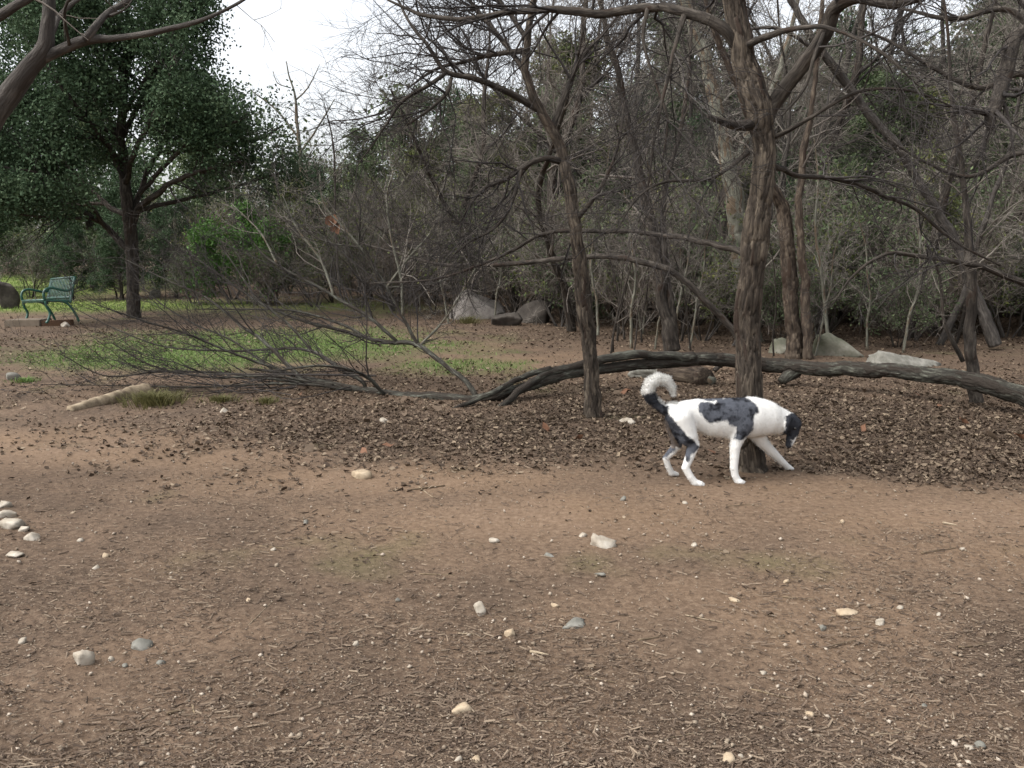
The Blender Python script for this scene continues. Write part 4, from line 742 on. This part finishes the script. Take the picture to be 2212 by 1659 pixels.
def strap(pts, wd, th):
    P = resample(np.array(pts, float), 8); n = len(P); d = nrm(np.gradient(P, axis=0)); up = np.cross(np.array([1., 0, 0]), d)
    X = np.array([wd/2, 0, 0]); V = np.stack([P-X+up*th, P+X+up*th, P+X-up*th, P-X-up*th], 1).reshape(-1, 3)
    j = np.arange(n-1)[:, None]*4; k = np.arange(4)[None]; f = np.stack([j+k, j+(k+1) % 4, j+4+(k+1) % 4, j+4+k], -1).reshape(-1, 4)
    f = np.vstack([f, [[3, 2, 1, 0]], [[(n-1)*4+i for i in range(4)]]]); return mesh('slat', V, f, False)
seat_s = strap([(0, -.33, .40), (0, -.33, .44), (0, -.27, .462), (0, -.1, .44), (0, .08, .43), (0, .14, .435)], .046, .004)
back_s = strap([(0, .15, .44), (0, .17, .52), (0, .21, .66), (0, .27, .88)], .046, .004)
for k in range(15):
    x = -W+.05+k*(2*W-.1)/14
    for nm, ms in (('seat_slat', seat_s), ('back_slat', back_s)):
        o = obj(nm, ms, M['bench'], be); o.location = (x, 0, 0)
def slab(name, label, cat, pts, top, m, seed=0):
    import bmesh
    bm = bmesh.new(); z0 = -.05
    lo_v = [bm.verts.new((p[0], p[1], z0)) for p in pts]; hi_v = [bm.verts.new((p[0], p[1], top)) for p in pts]; n = len(pts)
    bm.faces.new(hi_v); bm.faces.new(lo_v[::-1])
    for i in range(n): bm.faces.new((lo_v[i], lo_v[(i+1) % n], hi_v[(i+1) % n], hi_v[i]))
    bmesh.ops.bevel(bm, geom=bm.edges[:], offset=.012, segments=2, affect='EDGES'); bmesh.ops.recalc_face_normals(bm, faces=bm.faces[:])
    me_ = bpy.data.meshes.new(name); bm.to_mesh(me_); bm.free(); c_ = np.mean(pts, 0); o = obj(name, me_, M[m])
    for v in me_.vertices: v.co.x -= c_[0]; v.co.y -= c_[1]
    o.location = (c_[0], c_[1], hz(c_[0], c_[1])); return tag(o, label, cat)
def gpl(*ps): return [tuple(gp(*p)) for p in ps]
a0, a1, a2 = at(9, 705, 17.9)[:2], at(86, 704, 18.0)[:2], at(152, 700, 18.3)[:2]
slab('kerb_stone', 'grey concrete edging block below the front of the bench', 'kerb', [tuple(a0), tuple(a1), (a1[0], a1[1]+.5), (a0[0], a0[1]+.5)], .14, 'concrete')
slab('timber_edging', 'red-brown timber edging butting against the grey concrete block', 'timber', [(a1[0]+.02, a1[1]+.02), tuple(a2), (a2[0], a2[1]+.16), (a1[0]+.02, a1[1]+.2)], .12, 'redwood')
def log_obj(name, label, cat, A, Bp, r0, r1, m, seed, sides=16):
    A, Bp = np.array(A, float), np.array(Bp, float); reseed(seed)
    q = np.linspace(0, 1, 5)[:, None]*(Bp-A)+A; q[1:4] += rng.normal(size=(3, 3))*np.array([1, 1, .3])*r0*.25
    V, f, bc, l_ = stem((q, np.linspace(r0, r1, 5)), step=.03, sides=sides, depth=.18, fx=9, fz=2, seed=seed, world=True)
    o = obj(name, mesh(name, V-A, f, True, bc), m); o.location = A
    return tag(o, label, cat)
p0, p1 = at(1450, 805, 10.6), at(1528, 812, 10.15)
log_obj('cut_log', 'short weathered cut log with a cracked dark end under the fallen trunk', 'log', (p0[0]-.1, p0[1]+.1, .1), (p1[0], p1[1], .1), .11, .125, M['bark3'], 601)
p0, p1 = gp(1470, 822), gp(1515, 827)
log_obj('cut_log', 'thinner pale piece of split wood lying below the cracked cut log', 'log', (p0[0], p0[1]-.05, .05), (p1[0]+.1, p1[1]-.15, .05), .06, .05, M['pale'], 602)
p0, p1 = gp(150, 886), gp(320, 850)
log_obj('pale_log', 'pale weathered barkless log half buried at the edge of the path', 'log', (p0[0], p0[1], .0), (p1[0], p1[1], .03), .05, .09, M['wood'], 603)
p0, p1 = at(1545, 762, 11.2), at(1600, 740, 11.6)
log_obj('dead_branch', 'black dead branch end propped behind the fallen trunk', 'branch', (p0[0], p0[1], .03), (p1[0], p1[1], .22), .035, .015, M['bark2'], 604, 10)

# ------------------------------------------------------------------ loose ground cover
reseed(700)
def frustum_pts(n, y0, y1, pw=1.6, margin=.7):
    u = U(0, 1, n); a = 1-pw; y = (y0**a+u*(y1**a-y0**a))**(1/a); x = U(-1, 1, n)*(.615*y+margin); return x, y
mulch_t = np.array([[-.5, -.5, 0], [.5, -.4, .0], [-.45, .05, .55], [.5, 0, .6], [-.5, .5, 0], [.45, .4, 0]], float)
mf = np.array([[0, 1, 3, 2], [2, 3, 5, 4]])
x, y = frustum_pts(215000, 2.1, 11, 2.2, 1.5)
g0, gf, l0, d0 = zones(x, y); keep = U(0, 1, len(x)) < (1-.8*d0)*(1-.45*l0)*(1-.9*g0)*(.2+1.1*np.clip(n2(x, y, 1.3, 31, 4)*1.3+.35, 0, 1)); x, y = x[keep], y[keep]
n = len(x); z = H(x, y)+near_z if False else H(x, y)
big = U(0, 1, n)**7
Ls = (.007+.045*big)*U(.5, 1.4, n); Ws = .0022+.0036*U(0, 1, n)+.006*big*U(0, 1, n)
V, f = scatter(mulch_t, mf, np.stack([x, y, z+.004+.006*U(0, 1, n)], 1), rng.normal(0, .75, n)+math.pi*(U(0, 1, n) < .5), rng.normal(0, .18, n), rng.normal(0, .5, n), np.stack([Ls, Ws, Ws*.8], 1))
o = obj('bark_mulch', mesh('bark_mulch', V, f, True), M['mulch']); o['kind'] = 'stuff'; tag(o, 'shredded brown bark mulch spread over the near ground', 'mulch')
# gravel
oc = np.array([[1, 0, 0], [-1, 0, 0], [0, 1, 0], [0, -1, 0], [.1, .1, .8], [0, 0, -.8]], float)*.5; of = np.array([[0, 2, 4], [2, 1, 4], [1, 3, 4], [3, 0, 4], [2, 0, 5], [1, 2, 5], [3, 1, 5], [0, 3, 5]])
x, y = frustum_pts(14000, 2.1, 9, 2.0, 1.5); g0, gf, l0, d0 = zones(x, y); keep = U(0, 1, len(x)) < (1-.6*l0)*(1-g0)*(.4+.8*np.clip(n2(x, y, 1.1, 36, 3)+.35, 0, 1)); x, y = x[keep], y[keep]; n = len(x)
sz = .004+.006*U(0, 1, n)+.018*U(0, 1, n)**9
V, f = scatter(oc, of, np.stack([x, y, H(x, y)+sz*.25+.003], 1), U(0, 6.28, n), rng.normal(0, .4, n), rng.normal(0, .4, n), np.stack([sz*U(.8, 1.5, n), sz, sz*.8], 1))
o = obj('gravel_bits', mesh('gravel_bits', V, f, False), M['gravel']); o['kind'] = 'stuff'; tag(o, 'tiny pale gravel bits mixed through the mulch', 'gravel')
# dead leaves
def leaf_template(k, quad=False):
    r = np.random.default_rng(k); st = np.array([0, .33, .68, 1.]); cv = r.uniform(-.25, .35); ed = r.uniform(.05, .4, 4)
    md = np.stack([st-.5, np.zeros(4)+r.normal(0, .04, 4), cv*(st-.5)**2*4*.4], 1); wv = r.uniform(.22, .36); vs = [*md]
    for sd_ in (-1, 1):
        for i in (1, 2): vs.append(md[i]+np.array([r.uniform(-.08, .12), sd_*wv*(1 if i == 1 else .85), ed[i]*r.choice([1, 1, -.4])]))
    return np.array(vs), np.array([[0, 2, 5, 4], [0, 6, 7, 2], [2, 3, 5, 5], [2, 7, 3, 3]])[:2] if quad else np.array([[0, 1, 4], [4, 1, 2], [4, 2, 5], [5, 2, 3], [0, 6, 1], [6, 2, 1], [6, 7, 2], [7, 3, 2]])
parts = []
x, y = frustum_pts(150000, 2.3, 34, 1.2, 1.2); x2, y2 = frustum_pts(105000, 4.6, 11.5, 1.2, 1.4); x, y = np.concatenate([x, x2]), np.concatenate([y, y2]); g0, gf, l0, d0 = zones(x, y)
keep = U(0, 1, len(x)) < np.clip(l0*1.0+.008*(y < 9)+.1*g0*(y > 9)+.16*(y > 8.6)*(x > -3)+.04*(y > 6.6), 0, 1)*(1-.5*d0)*(1-.9*gf); x, y, l0 = x[keep], y[keep], l0[keep]
for k in range(9):
    s_ = slice(k, None, 9); xx, yy = x[s_], y[s_]; n = len(xx); Lz = (.018+.052*U(0, 1, n)**2.2+.02*(yy > 14))*np.where(yy < 5.5, .7, 1); tv, tf = leaf_template(50+k, True)
    parts.append(scatter(tv, tf, np.stack([xx, yy, H(xx, yy)+.005+.016*l0[s_]*U(0, 1, n)], 1), U(0, 6.28, n), rng.normal(0, .22, n), rng.normal(0, .28, n), np.stack([Lz, Lz*U(.5, 1.1, n), Lz*.8], 1)))
V, f = join(parts); o = obj('leaf_litter', mesh('leaf_litter', V, f, False), M['litter']); o['kind'] = 'stuff'; tag(o, 'brown fallen leaves lying thickly over the ground', 'leaf litter')
# individually visible large leaves
for i in range(34):
    dx, dy = U(420, 2200), U(850, 990); g_ = gp(dx, dy)
    tv, tf = leaf_template(90+i % 7)
    me_ = bpy.data.meshes.get('large_leaf_%d' % (i % 7)) or mesh('large_leaf_%d' % (i % 7), tv, tf, False)
    o = obj('fallen_leaf', me_, M['rust'] if i % 3 == 0 else M['litter']); s_ = U(.09, .14); o.scale = (s_, s_*.9, s_); o.location = (g_[0], g_[1], hz(*g_)+.035); o.rotation_euler = (rng.normal()*.4, rng.normal()*.4, U(0, 6.28))
    tag(o, 'large curled dead leaf lying on top of the litter', 'leaf', 'large fallen leaves')
# grass
def grass(name, label, m, n, y0, y1, fld, hmin, hmax, pw=1.1):
    x, y = frustum_pts(n, y0, y1, pw, 1.); z_ = zones(x, y)[fld]; keep = U(0, 1, n) < np.clip(z_*1.4-.25, 0, 1); x, y = x[keep], y[keep]; k = len(x)
    h_ = U(hmin, hmax, k); a = U(0, 6.28, k); wv = .004+.0004*y; B0 = np.stack([x, y, H(x, y)-.005], 1); dx_ = np.stack([np.cos(a)*wv, np.sin(a)*wv, 0*a], 1); tip = np.stack([rng.normal(0, .5, k)*h_, rng.normal(0, .5, k)*h_, h_], 1)
    V = np.stack([B0-dx_, B0+dx_, B0+tip], 1).reshape(-1, 3); o = obj(name, mesh(name, V, np.arange(3*k).reshape(k, 3), False), M[m]); o['kind'] = 'stuff'; return tag(o, label, 'grass')
grass('grass', 'thin patchy green grass under the fallen crown', 'grass', 90000, 9.5, 22, 0, .02, .06)
grass('lawn_grass', 'bright green lawn strip behind the bench', 'lawn', 60000, 19, 60, 1, .04, .1, 1.3)
def tuft(dx, dy, label, n, r, h_, m, seed):
    reseed(seed); g_ = gp(dx, dy); k = n; a = U(0, 6.28, k); q = np.abs(rng.normal(0, r*.5, k)); bx, by = np.cos(a)*q, np.sin(a)*q; L_ = U(.5, 1, k)*h_; b2 = U(0, 6.28, k)
    B0 = np.stack([bx, by, 0*bx-.01], 1); d = np.stack([np.cos(a)*.7+rng.normal(0, .4, k), np.sin(a)*.7+rng.normal(0, .4, k), 1.+0*a], 1); mid = B0+d*L_[:, None]*np.array([.35, .35, .6]); tp = B0+d*L_[:, None]*np.array([.95, .95, .75]); wv = np.stack([np.cos(b2), np.sin(b2), 0*b2], 1)*.004
    V = np.stack([B0-wv, B0+wv, mid+wv*.8, mid-wv*.8, tp], 1).reshape(-1, 3); i = np.arange(k)*5
    o = obj('grass_tuft', mesh('grass_tuft', V, [np.stack([i, i+1, i+2, i+3], 1), np.stack([i+3, i+2, i+4], 1)], False), M[m]); o.location = (g_[0], g_[1], hz(*g_)); return tag(o, label, 'grass tuft')
tuft(335, 872, 'bushy olive grass tuft at the end of the pale barkless log', 900, .3, .2, 'drygrass', 801)
tuft(55, 826, 'low yellow-green grass fringe beside the grey half-buried stone', 260, .16, .1, 'grass', 802)
tuft(480, 868, 'small dry grass tuft among leaves under the fallen crown', 260, .18, .12, 'drygrass', 803)
tuft(575, 872, 'sparse dry grass at the rim of the leaf litter below the crown', 200, .13, .11, 'drygrass', 804)
tuft(1010, 700, 'yellowish weed clump growing at the foot of the peaked boulder', 260, .3, .28, 'drygrass', 805)
# sticks
for i, (x0, y0, x1, y1, wd) in enumerate([(515, 1372, 590, 1300, 2), (650, 1305, 655, 1302, 3), (1378, 1385, 1425, 1378, 5), (1145, 1410, 1185, 1418, 7), (1780, 1400, 1850, 1385, 4), (1990, 1197, 2065, 1185, 3.5), (2036, 1132, 2066, 1138, 5), (1690, 1290, 1760, 1296, 3), (1795, 1330, 1860, 1342, 2.5), (990, 1370, 1035, 1372, 4), (415, 1525, 420, 1545, 5), (360, 1545, 400, 1535, 8), (700, 1480, 790, 1440, 2), (2070, 1400, 2150, 1392, 5), (1620, 1490, 1700, 1510, 4), (1080, 1555, 1200, 1560, 3), (250, 1580, 330, 1570, 4), (905, 1240, 980, 1244, 3), (1480, 1330, 1560, 1345, 3), (1900, 1480, 1990, 1470, 3), (880, 1060, 960, 1050, 4), (905, 1052, 935, 1075, 2.5), (1570, 1095, 1640, 1090, 2.5), (560, 1180, 620, 1186, 3), (1880, 1590, 1990, 1580, 4), (140, 1345, 215, 1330, 3), (1250, 1460, 1330, 1475, 3), (1420, 1600, 1520, 1580, 3)]):
    A_, B_ = gp(x0, y0), gp(x1, y1); r_ = pix(wd, A_[1])*.6
    o = log_obj('stick', 'short brown stick lying loose on the mulch', 'stick', (A_[0], A_[1], hz(*A_)+r_*.9), (B_[0], B_[1], hz(*B_)+r_*.9), r_, r_*.5, M['rotwood'] if i % 3 else M['wood'], 820+i, 8); o['group'] = 'loose sticks on the mulch'

# ------------------------------------------------------------------ the dog
K = .1033*1.0
def dg(cx, cy, d):
    """outline point of the dog -> place in the world; d metres beyond the near hind paw"""
    nxp = 2400+cx*.40687; nyp = 1400+cy*.40687
    return at(nxp/4032*2212, nyp/4032*2212, 5.70+d)
KM = .40687/3.9375/F*5.83
def chain(rows, yaw=.00012):
    return [(dg(cx, cy, d+(cx-880)*yaw), r*KM) for cx, cy, d, r in rows]
groups = [
    ('torso', .04, 1.28, chain([(655, 585, .12, 118), (740, 575, .12, 145), (860, 572, .12, 160), (1000, 598, .12, 187), (1180, 607, .12, 203), (1330, 598, .12, 199), (1450, 600, .12, 176)])),
    ('neck', .04, 1.15, chain([(1400, 590, .12, 182), (1520, 602, .12, 162), (1630, 632, .13, 136), (1720, 652, .13, 96)])),
    ('thigh', .03, 1.0, chain([(690, 610, .07, 118), (760, 780, .05, 92), (812, 865, .04, 58), (776, 980, .03, 44), (735, 1082, .02, 36), (783, 1172, .012, 33), (828, 1228, .008, 34), (890, 1245, .0, 26)])),
    ('toe', .008, 1.0, chain([(880, 1240, -.012, 26), (905, 1256, -.016, 16)])),
    ('toe', .008, 1.0, chain([(880, 1238, .018, 26), (912, 1250, .02, 16)])),
    ('thigh2', .03, 1.0, chain([(640, 630, .18, 105), (655, 800, .2, 66), (650, 870, .21, 48), (600, 935, .225, 40), (545, 992, .24, 31), (568, 1070, .25, 29), (602, 1135, .262, 29), (655, 1148, .27, 20)])),
    ('fore', .03, 1.0, chain([(1300, 660, .06, 100), (1240, 800, .045, 66), (1215, 880, .035, 54), (1209, 980, .03, 44), (1203, 1085, .028, 39), (1216, 1160, .025, 34), (1242, 1212, .022, 34), (1290, 1228, .02, 23)])),
    ('toe', .008, 1.0, chain([(1270, 1222, .0, 24), (1300, 1232, -.002, 15)])),
    ('toe', .008, 1.0, chain([(1270, 1220, .035, 24), (1302, 1228, .038, 15)])),
    ('fore2', .03, 1.0, chain([(1400, 700, .17, 92), (1480, 840, .19, 58), (1585, 945, .22, 45), (1675, 1032, .25, 34), (1725, 1078, .275, 30), (1770, 1096, .285, 18)])),
    ('head', .022, 1.0, chain([(1742, 625, .12, 78), (1784, 662, .12, 73), (1774, 738, .115, 57), (1753, 812, .11, 43), (1738, 862, .108, 33)])),
    ('ear', .008, 1.6, chain([(1742, 598, .055, 26), (1716, 660, .03, 27), (1708, 715, .03, 20), (1706, 752, .035, 8)])),
    ('ear2', .008, 1.0, chain([(1798, 600, .17, 24), (1822, 640, .19, 24), (1826, 690, .195, 14)])),
    ('tail', .025, 1.0, chain([(590, 520, .12, 58), (520, 520, .125, 46), (455, 470, .13, 43), (400, 405, .13, 45), (368, 342, .13, 45), (396, 268, .13, 48), (468, 226, .13, 45), (550, 242, .13, 39), (602, 308, .13, 26), (624, 388, .13, 9)])),
]
allp = np.array([p for g_ in groups for p, r in g_[3]]); lo3 = allp.min(0)-.16; hi3 = allp.max(0)+.16; lo3[2] = -.02
vs = .0065; dims = np.ceil((hi3-lo3)/vs).astype(int)
gxx = [lo3[i]+np.arange(dims[i])*vs for i in range(3)]
SD = np.full(dims, 1., np.float32)
def smin(a, b_, k): h_ = np.clip(.5+.5*(b_-a)/k, 0, 1); return b_+(a-b_)*h_-k*h_*(1-h_)
for nm, k, ysc, ch in groups:
    CF = np.full(dims, 1., np.float32)
    for (pa, ra), (pb, rb) in zip(ch[:-1], ch[1:]):
        rm = max(ra, rb)+.09; a = np.minimum(pa, pb)-rm; c_ = np.maximum(pa, pb)+rm
        i0 = np.clip(((a-lo3)/vs).astype(int), 0, dims); i1 = np.clip(((c_-lo3)/vs).astype(int)+1, 0, dims)
        sl_ = tuple(slice(i0[i], i1[i]) for i in range(3))
        X = gxx[0][sl_[0]][:, None, None]; Yv = gxx[1][sl_[1]][None, :, None]; Z = gxx[2][sl_[2]][None, None, :]
        ab = pb-pa; sc3 = np.array([1, ysc, 1]); abs_ = ab*sc3; L2 = abs_@abs_
        px, py, pz = (X-pa[0]), (Yv-pa[1])*ysc, (Z-pa[2])
        tt = np.clip((px*abs_[0]+py*abs_[1]+pz*abs_[2])/L2, 0, 1)
        dd = np.sqrt((px-abs_[0]*tt)**2+(py-abs_[1]*tt)**2+(pz-abs_[2]*tt)**2)-(ra+(rb-ra)*tt)
        CF[sl_] = smin(CF[sl_], dd.astype(np.float32), .004)
    SD = smin(SD, CF, k)
def surface_nets(D, lo, h_):
    ins = D < 0; nx, ny, nz = D.shape
    c8 = [ins[a:nx-1+a, b_:ny-1+b_, c_:nz-1+c_] for a in (0, 1) for b_ in (0, 1) for c_ in (0, 1)]
    cnt = sum(c.astype(np.int8) for c in c8); act = (cnt > 0) & (cnt < 8); idx = np.full(act.shape, -1, np.int64); I = np.argwhere(act); idx[act] = np.arange(len(I))
    acc = np.zeros((len(I), 3)); num = np.zeros(len(I))
    cor = [(a, b_, c_) for a in (0, 1) for b_ in (0, 1) for c_ in (0, 1)]
    for p in cor:
        for q in cor:
            if p < q and sum(abs(p[i]-q[i]) for i in range(3)) == 1:
                dp = D[I[:, 0]+p[0], I[:, 1]+p[1], I[:, 2]+p[2]]; dq = D[I[:, 0]+q[0], I[:, 1]+q[1], I[:, 2]+q[2]]; cr = (dp < 0) != (dq < 0)
                t_ = np.where(cr, dp/(dp-dq+1e-12), 0)[:, None]; acc += np.where(cr[:, None], np.array(p)+(np.array(q)-np.array(p))*t_, 0); num += cr
    V = lo+(I+acc/num[:, None])*h_; Fs = []
    for ax in range(3):
        o1, o2 = [(1, 2), (2, 0), (0, 1)][ax]
        a = np.moveaxis(ins, ax, 0)[:-1]; b_ = np.moveaxis(ins, ax, 0)[1:]; E = np.argwhere(a != b_)
        E3 = np.zeros_like(E); E3[:, ax] = E[:, 0]; oth = [i for i in range(3) if i != ax]; E3[:, oth[0]] = E[:, 1]; E3[:, oth[1]] = E[:, 2]
        ok = (E3[:, o1] > 0) & (E3[:, o2] > 0) & np.all(E3 < np.array(act.shape), 1); E3 = E3[ok]
        u1 = np.zeros(3, int); u1[o1] = 1; u2 = np.zeros(3, int); u2[o2] = 1; g_ = lambda e: idx[e[:, 0], e[:, 1], e[:, 2]]
        q = np.stack([g_(E3-u1-u2), g_(E3-u2), g_(E3), g_(E3-u1)], 1); fl = ins[E3[:, 0], E3[:, 1], E3[:, 2]]
        Fs.append(np.where(fl[:, None], q, q[:, ::-1]))
    Fq = np.concatenate(Fs); return V, Fq[np.all(Fq >= 0, 1)]
V, Fq = surface_nets(SD, lo3, vs)
E = np.concatenate([Fq[:, [i, (i+1) % 4]] for i in range(4)])
for it in range(4):
    acc = np.zeros_like(V); num = np.zeros(len(V)); np.add.at(acc, E[:, 0], V[E[:, 1]]); np.add.at(acc, E[:, 1], V[E[:, 0]]); np.add.at(num, E[:, 0], 1); np.add.at(num, E[:, 1], 1)
    V = V+(.5 if it % 2 == 0 else -.48)*(acc/num[:, None]-V)
nv = np.zeros_like(V); fn = np.cross(V[Fq[:, 2]]-V[Fq[:, 0]], V[Fq[:, 3]]-V[Fq[:, 1]])
for i in range(4): np.add.at(nv, Fq[:, i], fn)
nv = nrm(nv)
def crop_xy(Vw):
    """the coat is laid out on the flank, seen square from the side"""
    q = Vw-np.array([0, 0, CH]); dep = q[:, 1]*CP-q[:, 2]*SP; up = q[:, 1]*SP+q[:, 2]*CP
    u = (512+F*q[:, 0]/dep)*3.9375; v = (384-F*up/dep)*3.9375; return (u-2400)/.40687, (v-1400)/.40687
def inpoly(x, y, P):
    P = np.array(P, float); r = np.zeros(len(x), bool); j = len(P)-1
    for i in range(len(P)):
        c_ = ((P[i, 1] > y) != (P[j, 1] > y)) & (x < (P[j, 0]-P[i, 0])*(y-P[i, 1])/(P[j, 1]-P[i, 1]+1e-9)+P[i, 0]); r ^= c_; j = i
    return r
PATCH = [[(850, 490), (880, 450), (960, 448), (1020, 465), (1060, 425), (1130, 405), (1130, 340), (1330, 340), (1320, 400), (1372, 440), (1430, 490), (1450, 545), (1400, 570), (1395, 640), (1390, 720), (1330, 790), (1260, 830), (1200, 805), (1230, 740), (1220, 690), (1160, 660), (1130, 625), (1030, 650), (960, 655), (910, 600), (870, 550)],
         [(690, 440), (800, 330), (1110, 330), (1095, 432), (1000, 440), (850, 420), (740, 432)],
         [(300, 385), (440, 355), (470, 430), (520, 470), (575, 488), (568, 560), (640, 640), (700, 720), (760, 780), (830, 830), (868, 880), (835, 930), (792, 960), (775, 1020), (742, 1035), (730, 960), (700, 900), (650, 885), (590, 870), (545, 730), (518, 640), (495, 570), (420, 560), (330, 470)],
         [(1700, 590), (1730, 575), (1765, 560), (1900, 540), (1900, 700), (1812, 790), (1770, 818), (1754, 915), (1690, 880), (1680, 740), (1705, 690)],
         [(500, 880), (640, 870), (640, 920), (590, 950), (545, 1000), (510, 985)]]
def coat(Vw):
    cx, cy = crop_xy(Vw); dk = np.zeros(len(Vw))
    for s_ in range(3):
        jx = fbm(Vw*45, 3, 60+s_)*26; jy = fbm(Vw*45+7.7, 3, 63+s_)*26
        r = np.zeros(len(Vw), bool)
        for p in PATCH: r |= inpoly(cx+jx, cy+jy, p)
        dk += r/3.
    blk = np.clip((fbm(Vw*22, 4, 70)-.02)*3, 0, 1); headm = cx > 1660; blk = np.where(headm, np.maximum(blk, .75), blk)
    tailb = (cx < 590) & (cy < 640) | (inpoly(cx, cy, [(540, 560), (660, 620), (700, 720), (640, 720), (560, 640)])); blk = np.where(tailb, np.maximum(blk, .55), blk)
    grey = np.array(srgb(82, 85, 92)[:3]); black = np.array(srgb(28, 29, 34)[:3]); white = np.array(srgb(222, 221, 217)[:3])
    dark = grey+(black-grey)*blk[:, None]; tan = np.array(srgb(120, 106, 92)[:3])
    bt = inpoly(cx, cy, [(520, 600), (560, 640), (610, 760), (690, 900), (600, 900), (540, 760)])*.55; dark = dark+(tan-dark)*bt[:, None]
    spots = np.clip((fbm(Vw*40, 2, 90)-.5)*8, 0, 1)*.6; wt = white*(1-.08*np.clip(fbm(Vw*9, 2, 91), 0, 1))[:, None]; wt = wt+(grey-wt)*(spots*((cx < 1500) & (cy > 850)))[:, None]
    c_ = wt+(dark-wt)*dk[:, None]; return np.column_stack([c_, np.ones(len(c_))])
dm = bpy.data.materials.new('dog_coat'); dm.use_nodes = True; b = dm.node_tree.nodes['Principled BSDF']; at_ = dm.node_tree.nodes.new('ShaderNodeAttribute'); at_.attribute_name = 'coat'
dm.node_tree.links.new(at_.outputs['Color'], b.inputs['Base Color']); b.inputs['Roughness'].default_value = .85; b.inputs['Specular IOR Level'].default_value = .2
DG = np.array([dg(1050, 1262, .1)[0], 5.8, 0.])
dog = thing('dog', 'white and grey merle dog with curled white-tipped tail sniffing at the tree foot', 'dog', tuple(DG))
cc = coat(V); obj('body', mesh('dog_body', V-DG, Fq, True, {'coat': ('FLOAT_COLOR', cc)}), dm, dog)
# short coat: fine tapering hairs, longer on the tail
reseed(900)
cx, cy = crop_xy(V); tailm = (cx < 660) & (cy < 470)
pr = np.where(tailm, 3.2, 1.); pr = pr/pr.sum(); nh = 46000; ids = rng.choice(len(V), nh, p=pr); base = V[ids]+rng.normal(0, .003, (nh, 3)); nn = nv[ids]
bx, by = crop_xy(base); tm_ = tailm[ids]; legm = (by > 860) & ~tm_
hl = np.where(tm_, U(.012, .026, nh), np.where(legm, U(.005, .009, nh), U(.009, .017, nh)))
flow = np.where(tm_[:, None], np.array([[.0, 0, .05]]), np.array([[-.75, 0, -.65]])); tdir = nrm(nn*np.where(tm_, 1., .4)[:, None]+flow-nn*np.sum(flow*nn, 1, keepdims=True)*.8+rng.normal(0, .25, (nh, 3)))
side = nrm(np.cross(tdir, nn+rng.normal(0, .3, (nh, 3))))*.0011; r0 = base-nn*.002
HV = np.stack([r0-side, r0+side, r0+tdir*hl[:, None]], 1).reshape(-1, 3); hc = np.repeat(coat(base), 3, 0)
fm = dm.copy(); fm.name = 'dog_fur'; t = fm.node_tree; tr = t.nodes.new('ShaderNodeBsdfTranslucent'); ms = t.nodes.new('ShaderNodeMixShader'); ms.inputs[0].default_value = .5
t.links.new(next(n for n in t.nodes if n.type == 'ATTRIBUTE').outputs['Color'], tr.inputs['Color']); t.links.new(t.nodes['Principled BSDF'].outputs[0], ms.inputs[1]); t.links.new(tr.outputs[0], ms.inputs[2]); t.links.new(ms.outputs[0], t.nodes['Material Output'].inputs['Surface'])
o = obj('fur', mesh('fur', HV-DG, np.arange(3*nh).reshape(nh, 3), False, {'coat': ('FLOAT_COLOR', hc)}), fm, dog)
def ball(name, p, r, m, parent, sz=(1, 1, 1)):
    me_ = rock(name, (2*r*sz[0], 2*r*sz[1], 2*r*sz[2]), 5, 3, 4, 0, 1.5); me_.polygons.foreach_set('use_smooth', np.ones(len(me_.polygons), bool)); o_ = obj(name, me_, m, parent); o_.location = np.array(p)-DG; return o_
wet = mat('dark_wet_skin', [srgb(16, 14, 14), srgb(26, 24, 24)], 20, .25, spec=.6)
ball('nose', dg(1733, 880, .225), .016, wet, dog, (1, 1, .8)); ball('eye', dg(1795, 705, .16), .010, wet, dog)
